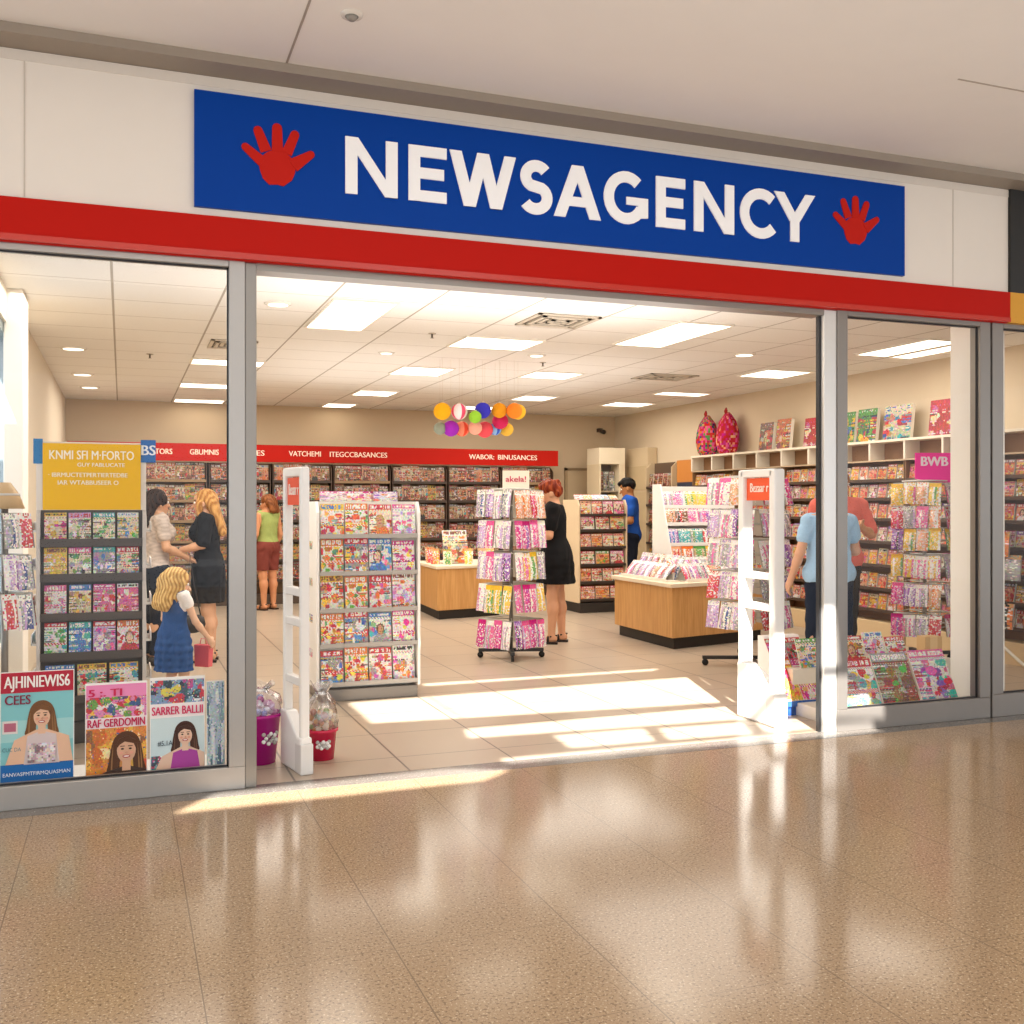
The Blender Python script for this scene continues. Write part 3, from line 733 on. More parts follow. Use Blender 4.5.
for x, y, wx, wy, lab in ((3.2, 2.16, .52, .52, 'square air vent in the ceiling before the middle light panel'), (5.74, 5.0, .6, .5, 'square air vent in the ceiling towards the right wall'), (.93, 4.3, .4, .5, 'square air vent beside the frame in the left-hand window')):
    t = thing('ceiling_vent', lab, 'vent', (x, y, 2.85), 0, 'square ceiling air vents')
    b = MB()
    for i in range(4):
        r0 = wx / 2 * (1 - i * .24); r1 = wy / 2 * (1 - i * .24); e = .03
        for q in ((-r0, -r1, r0, -r1 + e), (-r0, r1 - e, r0, r1), (-r0, -r1, -r0 + e, r1), (r0 - e, -r1, r0, r1)): b.box(q[0], q[1], -.012 - .006 * (i % 2), q[2], q[3], -.004, '#cfc4b2')
    b.build('vent_louvre', 'paint', t); MB().box(-wx / 2, -wy / 2, -.004, wx / 2, wy / 2, -.001, '#6a5f50').build('vent_backing', 'paint', t)
for x, y, r_, lab in ((-.42, 5.06, .10, 'first round downlight by the left wall'), (-.41, 7.07, .1, 'second round downlight by the left wall'), (-.37, 8.39, .1, 'third round downlight by the left wall'),
                      (1.05, 2.25, .08, 'round downlight left of the nearest big light panel'), (5.6, 3.2, .09, 'round downlight between the long panel and the right wall'), (3.75, 3.95, .07, 'round downlight between the two middle light panels'), (2.35, 4.3, .06, 'small round downlight left of the middle panel')):
    t = thing('downlight', lab, 'downlight', (x, y, 2.85), 0, 'round recessed downlights')
    MB().lathe([(r_, -.012), (r_ + .02, -.004), (r_ + .02, 0)], '#f0eadf', 20).build('trim_ring', 'gloss', t); MB().lathe([(.01, -.016), (r_ * .9, -.0125)], '#fff4dc', 20).build('lens', 'spot', t)
for x, y, lab in ((2.45, 3.1, 'small sprinkler in the ceiling left of the middle panel'), (4.0, 4.4, 'small sprinkler in the ceiling right of the lanterns'), (.25, 5.2, 'small sprinkler in the ceiling behind the left-hand window')):
    t = thing('sprinkler', lab, 'sprinkler', (x, y, 2.85), 0, 'ceiling sprinklers')
    MB().lathe([(.03, -.006), (.035, 0)], '#b8ad9c', 12).build('rose', 'metal', t); MB().lathe([(.02, -.04), (.008, -.036), (.008, -.006)], '#8d8578', 10).build('head', 'metal', t)
t = thing('security_camera', 'small dark camera high on the wall in the back right corner', 'camera', (7.3, 9.9, 2.62)); MB().box(-.03, -.0, -.03, .03, .1, .03, '#4a4238').build('bracket', 'dark', t); MB().tube([(0, -.12, -.04), (0, .02, -.01)], .035, '#2e2a26', 12).build('camera_body', 'dark', t)
# ------------------------------------------------------------------ racks and shelving
def rack(name, label, fr, w, tiers, top, depth=.10, body=.30, frame='#e9e6e0', shelf='#8f8a84', back='#d8d2c8', base='#8a8680', base_h=.09, lip=.02, cat='magazine rack', group=None, side=.02, basew=0, sidepanel=True, mat='paint'):
    t = thing(name, label, cat, fr.loc, fr.yaw, group)
    MB().box(-w / 2, depth, base_h, w / 2, depth + .012, top, back).build('back_panel', mat, t)
    for sx in (-1, 1):
        MB().prism([(0 if sidepanel else depth, base_h), (depth + body, base_h), (depth + body, top), (depth * .6 if sidepanel else depth, top), (-.0 if sidepanel else depth, top - .08)], sx * w / 2 - (side if sx > 0 else 0) + (side if sx > 0 else -side), sx * w / 2 + (side if sx > 0 else 0) , frame, 'x').build('side_panel', mat, t)
    if body > .05: MB().box(-w / 2, depth + body - .012, base_h, w / 2, depth + body, top, frame).build('rear_panel', mat, t)
    for z in tiers:
        b = MB(); b.box(-w / 2, 0, z - .014, w / 2, depth, z, shelf); b.box(-w / 2, -.006, z - lip, w / 2, .004, z + .012, shelf); b.build('shelf', mat, t)
    MB().box(-w / 2 - basew, -.0 - basew, 0, w / 2 + basew, depth + body, base_h, base).build('base', 'metal' if base_h < .1 else 'paint', t, bevel=.004)
    return t
def fill(fr, xs, z, w, h, lean, designs, name, labf, group, y=.012, cat='magazine', thick=1, zj=.0):
    for i, x in enumerate(xs):
        me, cname = designs(i)
        o = put(me, name, fr(x, y, z + .001), (-lean, rnd.uniform(-.012, .012), fr.yaw), (w * rnd.uniform(.94, 1.), thick, h * (1 + rnd.uniform(-zj, zj * .3))))
        tag(o, labf(i, cname), cat, group)
def spread(w, n): return [-w / 2 + w * (i + .5) / n for i in range(n)]
MAST = {'bright': [('red', 'white', ['red', 'orange', 'grey', 'pink'], 0), ('orange', 'white', ['orange', 'yellow', 'green', 'red'], 2), ('pink', 'white', ['pink', 'lilac', 'grey', 'white'], 0), ('blue', 'white', ['blue', 'teal', 'grey', 'pink'], 1),
                   ('yellow', 'white', ['yellow', 'orange', 'grey', 'red'], 2), ('green', 'cream', ['green', 'white', 'orange', 'blue'], 0), ('red', 'cream', ['red', 'brown', 'orange', 'white'], 1), ('white', 'white', ['pink', 'grey', 'lilac', 'orange'], 0),
                   ('purple', 'white', ['purple', 'lilac', 'orange', 'white'], 0), ('red', 'grey', ['blue', 'white', 'red', 'yellow'], 2), ('magenta', 'white', ['magenta', 'pink', 'yellow', 'white'], 2)],
        'warm': [('brown', 'tan', ['brown', 'orange', 'cream', 'black'], 0), ('red', 'tan', ['red', 'brown', 'peach', 'black'], 1), ('tan', 'brown', ['tan', 'cream', 'orange', 'grey'], 0), ('orange', 'cream', ['orange', 'brown', 'red', 'tan'], 2),
                 ('black', 'tan', ['black', 'brown', 'peach', 'red'], 1), ('cream', 'peach', ['brown', 'red', 'orange', 'grey'], 1), ('yellow', 'tan', ['yellow', 'brown', 'orange', 'green'], 2), ('brown', 'cream', ['grey', 'brown', 'red', 'teal'], 1), ('red', 'brown', ['orange', 'cream', 'red', 'black'], 0), ('grey', 'tan', ['grey', 'brown', 'cream', 'red'], 0)],
        'peach': [('peach', 'cream', ['red', 'orange', 'yellow', 'white'], 0), ('red', 'peach', ['red', 'orange', 'cream', 'white'], 2), ('orange', 'peach', ['orange', 'yellow', 'red', 'brown'], 2), ('yellow', 'cream', ['yellow', 'orange', 'green', 'red'], 0), ('pink', 'cream', ['pink', 'red', 'white', 'brown'], 1), ('red', 'cream', ['red', 'green', 'orange', 'white'], 2), ('green', 'peach', ['green', 'yellow', 'orange', 'red'], 0)]}
def des(fam, seed):
    def f(i):
        L = MAST[fam]; d = L[(i * 7 + seed * 3 + (i * i + seed) % 5) % len(L)]
        return cover(fam + str((i + seed) % 3), *d), d[0]
    return f
def desl(L, seed):
    def f(i):
        d = L[i % len(L)]; return cover('l%d' % seed, *d), d[0]
    return f
TIER = lambda k, n: {0: 'top', n - 1: 'bottom'}.get(k, nth(k + 1))

# tall rack with a yellow header in the left-hand window
fr = Frame(-.165, 1.28, 0, 0)
zt = [1.19, .985, .755, .525, .27]
t = rack('magazine_rack', 'tall magazine rack with a yellow header sign in the left-hand window', fr, .56, zt, 1.42, .07, .34, frame='#cfc9c2', shelf='#4e4743', back='#5a5350', base='#4b4642', base_h=.12, lip=.035)
yw = MB().box(-.265, -.012, 1.372, .27, -.004, 1.76, '#f0bc12').build('header_sign', 'sign', t); yw['label'] = 'yellow printed header sign with white lettering'
for tx, sz, z, x, wd in (('KNMI SFI M·FORTO', .075, 1.69, 0, .46), ('GUY FABLUCATE', .032, 1.635, .05, .26), ('· IBRMUCTETPERTIERTEDBE', .036, 1.575, -.02, .43), ('IAR WTABBUSEER O', .036, 1.53, -.02, .33)):
    lettering(tx, sz, '#fff6dc', yw, (x, -.0135, z), bold=.012, width=wd)
bp = MB(); bp.box(-.315, .0, 1.64, -.265, .006, 1.785, '#3a7fb8'); bp.box(.27, .0, 1.655, .355, .006, 1.79, '#3a72b8'); bp.box(-.3, .006, 1.37, .3, .02, 1.77, '#e6e2dc')
sp_ = bp.build('side_sign', 'sign', t); sp_['label'] = 'blue sign panel behind the yellow header'
lettering('BS', .085, '#eef4fa', sp_, (.312, -.002, 1.725), bold=.02)
for sx in (-1, 1):
    for k, z in enumerate((.35, .58, .80, 1.02, 1.24)):
        b = MB(); b.box(sx * .285 - .0, .03, z, sx * .285 + sx * .045, .33, z + .012, '#d8d4cc'); b.box(sx * .325, .03, z, sx * .325 + sx * .006, .33, z + .06, '#e6e3de'); b.build('side_pocket', 'paint', t)
    MB().box(sx * .283, .02, .12, sx * .283 + sx * .014, .05, 1.62, '#dedad4').build('post', 'paint', t)
Y1 = [[('yellow', 'cream', ['magenta', 'tan', 'yellow', 'white'], 0), ('lilac', 'cream', ['green', 'grey', 'brown', 'white'], 0), ('teal', 'cream', ['tan', 'green', 'white', 'black'], 0), ('white', 'cream', ['blue', 'grey', 'yellow', 'green'], 0)],
      [('yellow', 'yellow', ['grey', 'white', 'tan', 'yellow'], 2), ('pink', 'cream', ['green', 'black', 'grey', 'white'], 0), ('teal', 'grey', ['grey', 'purple', 'white', 'blue'], 0), ('red', 'cream', ['red', 'peach', 'green', 'blue'], 0)],
      [('pink', 'white', ['red', 'grey', 'pink', 'white'], 2), ('blue', 'cream', ['tan', 'black', 'yellow', 'brown'], 0), ('magenta', 'pink', ['pink', 'red', 'white', 'grey'], 0), ('white', 'pink', ['pink', 'red', 'white', 'peach'], 0)],
      [('red', 'white', ['teal', 'grey', 'green', 'white'], 2), ('teal', 'blue', ['teal', 'white', 'blue', 'grey'], 0), ('red', 'lilac', ['pink', 'purple', 'white', 'grey'], 0), ('orange', 'white', ['red', 'peach', 'pink', 'white'], 1)],
      [('blue', 'yellow', ['yellow', 'green', 'blue', 'white'], 0), ('yellow', 'cream', ['teal', 'green', 'red', 'white'], 0), ('yellow', 'white', ['yellow', 'red', 'teal', 'white'], 2)]]
for k, z in enumerate(zt):
    n = len(Y1[k]); wd = .125 if n == 4 else .165
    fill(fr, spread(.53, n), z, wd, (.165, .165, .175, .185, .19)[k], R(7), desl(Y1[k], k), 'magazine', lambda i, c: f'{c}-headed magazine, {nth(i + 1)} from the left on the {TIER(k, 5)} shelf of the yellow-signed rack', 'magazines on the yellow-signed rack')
for sx in (-1, 1):
    for k, z in enumerate((.362, .592, .812, 1.032, 1.252)):
        d = MAST['bright'][(k * 3 + (sx > 0) * 4) % 11]
        o = put(cover('side', *d), 'magazine', fr(sx * .308, .18, z), (-R(3), 0, R(90) * sx), (.22, 1, .19))
        tag(o, f'{d[0]}-headed magazine, {nth(5 - k)} pocket down on the {"right" if sx > 0 else "left"} side of the yellow-signed rack', 'magazine', 'magazines in side pockets')

# central rack on the grey base
fr = Frame(1.665, 2.02, 0, 0)
zt = [1.18, .915, .65, .40, .125]
rack('magazine_rack', 'white magazine rack with a grey base standing in the middle of the doorway', fr, .72, zt, 1.425, .085, .34, frame='#efece6', shelf='#a8a49e', back='#e4dfd6', base='#77736e', base_h=.085, lip=.018, basew=.0)
for k, z in enumerate(zt):
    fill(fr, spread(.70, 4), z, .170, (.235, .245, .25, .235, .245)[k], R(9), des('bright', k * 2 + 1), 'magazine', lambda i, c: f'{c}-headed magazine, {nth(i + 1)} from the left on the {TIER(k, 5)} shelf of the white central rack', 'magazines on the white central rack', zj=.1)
for i, x in enumerate((-.22, -.02, .16)):
    d = MAST['bright'][(2, 10, 8)[i]]
    tag(put(cover('top%d' % i, *d), 'magazine', fr(x, .2, 1.426), (-R(10), 0, 0), (.2, 1, .075)), f'{d[0]}-headed booklet, {nth(i + 1)} of three standing on the roof of the white central rack', 'magazine', 'booklets on the roof of the central rack')
for i, z in enumerate((1.18, .915, .65, .4)):
    d = MAST['bright'][(i * 4 + 1) % 11]
    tag(put(cover('rs%d' % i, *d), 'magazine', fr(-.383, .25, z - .1), (-R(3), 0, -R(90)), (.2, 1, .2)), f'{d[0]}-headed magazine, {nth(i + 1)} from the top on the left side panel of the white central rack', 'magazine', 'magazines on the side of the central rack')

# rack beside the counters, towards the back
fr = Frame(5.87, 6.86, 0, 0)
zt = [1.275, 1.075, .85, .625, .40, .17]
rack('magazine_rack', 'beige six-shelf magazine rack on a black base in front of the man in blue', fr, .66, zt, 1.47, .09, .42, frame='#dcc6a4', shelf='#3a302a', back='#6a5340', base='#2a2522', base_h=.13, lip=.02)
for k, z in enumerate(zt):
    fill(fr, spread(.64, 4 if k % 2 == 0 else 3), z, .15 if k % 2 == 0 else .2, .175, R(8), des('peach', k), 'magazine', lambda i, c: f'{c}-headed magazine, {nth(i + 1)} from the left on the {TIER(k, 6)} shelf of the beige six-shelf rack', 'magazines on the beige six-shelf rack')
for i in range(5):
    d = MAST['bright'][i]; o = put(cover('roof%d' % i, *d), 'magazine', fr(-.26 + .13 * i, .18, 1.472), (-R(50), 0, R(rnd.uniform(-12, 12))), (.12, 1, .1)); tag(o, f'{d[0]}-headed booklet lying {nth(i + 1)} from the left on the roof of the beige six-shelf rack', 'magazine', 'booklets on the roof of the beige rack')

# back wall shelving under the red header
hd_ = thing('wall_header', 'long red header board with white category words along the back wall', 'header board', (3.0, 9.50, 2.0))
MB().box(-3.68, -.02, .005, 3.36, .03, .245, '#b01c10').build('header_panel', 'sign', hd_)
for tx, x, wd in (('STORS', -2.49, .26), ('GBUMNIS', -1.94, .38), ('CES', -1.23, .2), ('VATCHEMI', -.56, .45), ('ITEGCCBASANCES', .21, .84), ('WABOR:', 2.10, .40), ('BINUSANCES', 2.68, .64)):
    lettering(tx, .105, '#f6e2cf', hd_, (x, -.022, .125), bold=.012, width=wd)
bays = [(-.62 + i * .865, .865) for i in range(8)]
zb = [1.74, 1.46, 1.18, .90, .62, .34]
BN = ['at the far left', 'under the word STORS', 'under the letters CES', 'under the word VATCHEMI', 'under the word ITEGCCBASANCES', 'left of the word WABOR', 'under the word WABOR', 'under the word BINUSANCES']
for j, (x0, w) in enumerate(bays):
    fr = Frame(x0 + w / 2, 9.5, 0, 0)
    rack('shelving_unit', f'dark wall shelving bay of magazines at the back, {BN[j]}', fr, w - .05, zb, 1.99, .22, .22, frame='#4a3628', shelf=('#3a2c22', '#8a7050', '#3a2c22')[j % 3], back=('#7a5c40', '#9a7c58')[j % 2], base='#4a3a2c', base_h=.14, lip=.025, cat='shelving', group='back wall shelving bays', side=.012)
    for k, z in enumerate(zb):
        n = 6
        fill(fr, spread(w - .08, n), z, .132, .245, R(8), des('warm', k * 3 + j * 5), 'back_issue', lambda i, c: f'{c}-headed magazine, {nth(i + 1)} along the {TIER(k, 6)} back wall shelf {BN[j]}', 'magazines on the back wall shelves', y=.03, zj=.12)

# right-hand wall shelving, facing into the shop, with cubbies and a top ledge
PB = [('orange', 'yellow', ['orange', 'red', 'cream', 'yellow'], 2), ('red', 'orange', ['red', 'yellow', 'cream', 'pink'], 0), ('magenta', 'cream', ['pink', 'magenta', 'brown', 'white'], 0), ('yellow', 'tan', ['yellow', 'orange', 'brown', 'white'], 2), ('brown', 'orange', ['tan', 'red', 'yellow', 'black'], 0),
      ('red', 'peach', ['red', 'white', 'brown', 'orange'], 1), ('cream', 'yellow', ['orange', 'red', 'lilac', 'brown'], 0), ('purple', 'cream', ['purple', 'yellow', 'pink', 'red'], 0), ('tan', 'peach', ['orange', 'brown', 'red', 'pink'], 2), ('red', 'yellow', ['red', 'yellow', 'orange', 'black'], 2), ('black', 'peach', ['brown', 'red', 'orange', 'cream'], 0)]
zr = [1.655, 1.465, 1.255, 1.02, .78, .54, .32]
RB = [(7.0 - i * 1.02, 1.02) for i in range(6)]
RN = ['below the bunched bags', 'second from far end', 'below the red book', 'below the picture books', 'behind the pink sign', 'past the white pillar']
for j, (y0, w) in enumerate(RB):
    fr = Frame(7.28, y0 - w / 2, 0, -R(90))
    t = rack('shelving_unit', f'right wall shelving bay {RN[j]} with seven shelves of paperbacks', fr, w - .03, zr, 2.05, .17, .13, frame='#8a6a48', shelf='#4a3526' if j < 4 else '#55402e', back='#8a6544', base='#d8bc90', base_h=.2, lip=.02, cat='shelving', group='right wall shelving bays', side=.008)
    b = MB(); b.box(-w / 2, -.02, 2.04, w / 2, .30, 2.065, '#e4d9c4'); b.box(-w / 2, -.01, 1.845, w / 2, .29, 1.86, '#b9a284')
    for q in (-w / 2, 0): b.box(q, -.015, 1.86, q + .025, .29, 2.04, '#e6dcc8')
    b.box(-w / 2, .25, 1.86, w / 2, .26, 2.04, '#b0a698'); b.build('cubby_row', 'paint', t)
    for k, z in enumerate(zr):
        n = 7
        fill(fr, spread(w - .03, n), z, .125, .168 if k > 1 else .158, R(9), lambda i: (lambda d: (cover('pb%d' % ((i + k) % 3), *d), d[0]))(PB[(i * 5 + k * 3 + j * 2 + (i * k) % 3) % len(PB)]), 'paperback', lambda i, c: f'{c}-topped paperback, {nth(i + 1)} along the {TIER(k, 7)} shelf, right wall bay {RN[j]}', 'paperbacks on the right wall', y=.03, cat='book', thick=2.2, zj=.1)
# things on the ledge above
for i, (y, lab) in enumerate(((6.84, 'red patterned bag with bunched top on the wall ledge, farther of two'), (6.34, 'red and pink bunched bag on the wall ledge, nearer of two'))):
    t = thing('gift_bag', lab, 'bag', (7.42, y, 2.066), -R(90))
    b = MB(); prof = [(.13, 0), (.19, .06), (.215, .17), (.20, .30), (.15, .43), (.07, .52), (.045, .545)]
    prof = [tuple(prof[k][q] + (prof[k + 1][q] - prof[k][q]) * s_ / 4 for q in (0, 1)) for k in range(len(prof) - 1) for s_ in range(4)] + [prof[-1]]
    b.lathe(prof, '#b8262c', 36); r = random.Random(i)
    b.v = [(x * (1 + .1 * math.sin(6 * math.atan2(y_, x) + z * 9)), y_ * .55, z) for x, y_, z in b.v]
    b.c = [lin(jit(rgb(CN[r.choice(['red', 'red', 'pink', 'magenta', 'orange', 'navy', 'green', 'tan'] if i == 0 else ['red', 'red', 'pink', 'magenta', 'red', 'peach'])]), .05, r)) for _ in b.c]; b.c = [tuple(q * .72 for q in k) for k in b.c]
    b.build('bag_body', 'cloth', t)
    MB().tube([(.0, -.02, .5), (.03, -.03, .57), (.0, -.02, .6), (-.03, -.02, .57), (0, -.02, .5)], .012, '#a83030').build('bag_tie', 'cloth', t)
for y, wd, h, d, nm, lab in ((5.47, .28, .35, ('tan', 'brown', ['orange', 'tan', 'red', 'cream'], 4), 'display_book', 'tan patterned book standing on the wall ledge, first after the bags'), (5.12, .28, .37, ('orange', 'orange', ['yellow', 'red', 'cream', 'brown'], 4), 'display_book', 'orange patterned book standing on the wall ledge beside the tan one'),
                         (4.58, .27, .34, ('red', 'red', ['red', 'pink', 'cream', 'red'], 4), 'display_book', 'red book standing on the wall ledge left of the door post'), (3.93, .2, .35, ('teal', 'green', ['green', 'yellow', 'black', 'blue'], 4), 'display_book', 'green book standing on the wall ledge right of the door post'),
                         (3.64, .30, .36, ('navy', 'green', ['red', 'navy', 'yellow', 'green'], 4), 'display_book', 'dark green and red book standing second behind the right-hand window'), (3.18, .40, .36, ('blue', 'cream', ['blue', 'red', 'tan', 'teal'], 4), 'display_book', 'wide blue and cream picture book on the wall ledge'), (2.58, .30, .36, ('red', 'red', ['orange', 'yellow', 'red', 'red'], 4), 'display_book', 'red book with an orange centre on the ledge next to the white pillar')):
    t = thing(nm, lab, 'book', (7.40, y, 2.066), -R(90), 'books on the right wall ledge')
    put(cover('ledge' + lab[:5], *d), 'front_cover', (0, 0, 0), (-R(6), 0, 0), (wd, 1, h), t)
    put(MB().box(-.5, .009, 0, .5, .045, .99, '#efe6d6').mesh('page_block', 'paint'), 'page_block', (0, 0, 0), (-R(6), 0, 0), (wd * .97, 1, h), t)

# tall cupboards and a small bay at the back right
t = thing('tall_cupboard', 'tall cream cupboard with a glazed opening by the door', 'cupboard', (7.06, 9.0, 0))
b = MB(); b.box(-.22, 0, 0, .22, .45, .25, '#d8c6a6'); b.box(-.22, 0, 2.03, .22, .45, 2.28, '#e6d8bc'); b.box(-.22, 0, .25, -.19, .45, 2.03, '#dccaa8'); b.box(.12, 0, .25, .22, .45, 2.03, '#e2d2b4'); b.box(-.19, .3, .25, .12, .44, 2.03, '#8a8074')
b.build('carcass', 'paint', t, bevel=.004)
for z in (.7, 1.15, 1.6): MB().box(-.19, .02, z, .12, .3, z + .02, '#b5a58c').build('shelf', 'paint', t)
MB().add([(-.19, .008, .25), (.12, .008, .25), (.12, .008, 2.03), (-.19, .008, 2.03)], [(0, 1, 2, 3)], '#ffffff').build('glass_door', 'glass', t)
fr = Frame(7.025, 9.12, 0, 0)
for k, z in enumerate((.72, 1.17, 1.62)):
    fill(fr, spread(.29, 3), z, .09, .3, R(4), lambda i: (lambda d: (cover('cup', *d), d[0]))([('grey', 'grey', ['brown', 'grey', 'black', 'tan'], 0), ('brown', 'grey', ['grey', 'black', 'tan', 'cream'], 0), ('tan', 'brown', ['grey', 'tan', 'brown', 'black'], 0)][(i + k) % 3]), 'box_file', lambda i, c: f'{c} box standing {nth(i + 1)} along the {TIER(k, 3)} shelf inside the cream cupboard', 'boxes inside the cream cupboard', cat='box')
t = thing('panel_cupboard', 'plain beige cupboard with panelled doors right of the cream cupboard', 'cupboard', (7.43, 8.85, 0), -R(90))
MB().box(-.38, 0, 0, .30, .16, 2.27, '#cdb896').build('carcass', 'paint', t, bevel=.004)
for z0, z1 in ((.1, 1.6), (1.63, 2.0)): MB().box(-.35, -.012, z0, .27, 0, z1, '#c2ac88').build('cupboard_door', 'paint', t, bevel=.003)
fr = Frame(7.30, 7.98, 0, -R(90))
zk = [1.66, 1.40, 1.12, .84, .56]
rack('shelving_unit', 'narrow shelving bay beside the orange-topped board at the back right', fr, .74, zk, 2.02, .14, .12, frame='#c9b390', shelf='#3a2c24', back='#5a4636', base='#4a3a2c', base_h=.3, cat='shelving', side=.02)
for k, z in enumerate(zk):
    fill(fr, spread(.70, 5), z, .13, .2, R(7), des('warm', k + 20), 'paperback', lambda i, c: f'{c}-topped book, {nth(i + 1)} from the left on the {TIER(k, 5)} shelf of the narrow back right bay', 'books in the narrow back right bay', y=.02, cat='book')
t = thing('notice_board', 'standing board with an orange top and dark panel by the right wall', 'board', (7.36, 7.29, 0), -R(90))
MB().box(-.26, 0, 1.72, .24, .03, 2.03, '#c07a34').build('orange_panel', 'paint', t); MB().box(-.25, 0, 1.40, .23, .03, 1.72, '#2c3040').build('dark_panel', 'paint', t)
b = MB(); b.box(-.25, .005, 0, -.22, .03, 1.45, '#8a6a48'); b.box(.2, .005, 0, .23, .03, 1.45, '#8a6a48'); b.build('stand', 'paint', t)

# ------------------------------------------------------------------ counters
def counter(label, poly, h, over, base_in):
    cx = sum(p[0] for p in poly) / len(poly); cy = sum(p[1] for p in poly) / len(poly)
    t = thing('counter', label, 'counter', (cx, cy, 0)); L = [(x - cx, y - cy) for x, y in poly]
    sc_ = lambda a: [(x + (a if x > 0 else -a), y + (a if y > 0 else -a)) for x, y in L]
    MB().prism(sc_(-base_in), 0, .11, '#221e1b').build('plinth', 'paint', t)
    MB().prism(L, .11, h - .04, '#c89050').build('cabinet', 'wood', t, bevel=.006)
    MB().prism(sc_(over), h - .04, h, '#e6d6bb').build('worktop', 'paint', t, bevel=.006)
    return t
counter('wooden counter island farther back behind the spinner', [(3.66, 8.0), (3.59, 6.77), (4.52, 7.0), (4.6, 8.1)], .655, .02, .03)
counter('large wooden counter island with a cream top behind the right-hand gate', [(4.985, 4.75), (4.966, 3.47), (6.25, 3.78), (6.35, 5.0)], .640, .03, .04)
# leaflet boards and packs on the far counter
for x, y, wd, h, z0, d, lab in ((3.98, 7.2, .34, .42, .655, ('white', 'cream', ['brown', 'tan', 'orange', 'grey'], 0), 'white-headed leaflet board standing on the far counter'),):
    t = thing('leaflet_stand', lab, 'leaflet stand', (x, y, z0), R(8))
    put(cover('leaf', *d), 'leaflet_board', (0, 0, 0.012), (-R(12), 0, 0), (wd, 1, h), t); MB().box(-wd / 2, -.03, 0, wd / 2, .14, .012, '#8f8272').build('stand_foot', 'paint', t)
for i, (x, y, c, a) in enumerate(((3.68, 7.15, 'orange', ['red', 'orange', 'yellow']), (3.80, 7.02, 'green', ['green', 'yellow', 'cream']), (3.72, 7.5, 'red', ['red', 'tan', 'orange']), (4.08, 7.02, 'yellow', ['green', 'yellow', 'cream']), (4.28, 7.08, 'tan', ['red', 'tan', 'brown']), (4.4, 7.12, 'yellow', ['yellow', 'green', 'orange']), (3.78, 7.75, 'brown', ['brown', 'tan', 'red']))):
    o = put(packet('c1' + str(i), c, a, 'tan'), 'packet', (x, y, .656), (-R(14), 0, R(-10)), (.11, 1, .2)); tag(o, f'{c} packet standing {nth(i + 1)} in the row on the far counter', 'packet', 'packets on the far counter')
# stepped trays and tiered stand on the near counter
W8 = [('white', ['pink', 'lilac', 'grey', 'red']), ('peach', ['red', 'pink', 'white', 'orange']), ('lilac', ['purple', 'pink', 'white', 'grey']), ('tan', ['brown', 'red', 'white', 'orange']), ('grey', ['white', 'navy', 'pink', 'grey'])]
fr = Frame(4.966, 3.47, .641, math.atan2(.31, 1.284))
for r_ in range(2):
    t = thing('display_tray', ('low front display tray on the near counter', 'raised rear display tray on the near counter')[r_], 'tray', fr(.74, .10 + .2 * r_, 0), fr.yaw, 'display trays on the near counter')
    b = MB(); b.box(-.50, -.05, 0, .50, .12, .012 + .05 * r_, '#e8dfcf'); b.box(-.50, -.055, 0, .50, -.045, .03 + .05 * r_, '#efe8da'); b.build('tray_body', 'paint', t, bevel=.003)
    for i in range(9):
        c, a = W8[(i * 2 + r_) % 5]
        o = put(packet('t%d' % (i % 4), c, a), 'packet', fr(.30 + i * .11, .10 + .2 * r_ - .03, .013 + .05 * r_), (-R(32), 0, fr.yaw), (.106, 1, .19)); tag(o, f'{c} packet, {nth(i + 1)} from the left in the {("low front", "raised rear")[r_]} tray on the near counter', 'packet', 'packets in the counter trays')
fr = Frame(4.975, 4.72, .641, -R(90) - R(1))
t = thing('display_tray', 'display tray along the left edge of the near counter', 'tray', fr(.55, .10, 0), fr.yaw, 'display trays on the near counter')
b = MB(); b.box(-.5, -.05, 0, .5, .25, .012, '#e8dfcf'); b.box(-.5, -.055, 0, .5, -.045, .03, '#efe8da'); b.build('tray_body', 'paint', t, bevel=.003)
for i in range(7):
    c, a = W8[(i * 3 + 1) % 5]
    o = put(packet('u%d' % (i % 4), c, a), 'packet', fr(.12 + i * .135, .07, .013), (-R(40), 0, fr.yaw), (.125, 1, .2)); tag(o, f'{c} packet, {nth(i + 1)} from the back in the left edge tray on the near counter', 'packet', 'packets in the counter trays')
    c, a = W8[(i * 2 + 2) % 5]
    o = put(packet('v%d' % (i % 4), c, a), 'packet', fr(.12 + i * .135, .2, .013 + .0), (-R(25), 0, fr.yaw), (.125, 1, .26)); tag(o, f'tall {c} packet, {nth(i + 1)} from the back behind the left edge tray on the near counter', 'packet', 'packets in the counter trays')
fr = Frame(5.78, 4.15, 0, R(2))
zs = [1.385, 1.20, .985, .80, .66]
t = thing('tiered_stand', 'white five-tier stand of cards and packets on the near counter', 'display stand', (*fr.loc[:2], .641), fr.yaw)
for k, z in enumerate(zs):
    y = .24 - .05 * (4 - k) + .0
    b = MB(); b.box(-.40, .27 - .06 * k, z - .655, .52, .42, z - .641, '#f2eee8'); b.box(-.40, .265 - .06 * k, z - .66, .52, .275 - .06 * k, z - .625, '#f6f3ee'); b.build('stand_tier', 'gloss', t)
MB().box(-.40, .42, 0, .52, .44, .96, '#e6e0d8').build('back_panel', 'paint', t)
MB().prism([(-.02, 0), (.43, 0), (.43, .98), (.27, .98)], -.42, -.405, '#f0ece6', 'x').build('side_panel', 'paint', t)
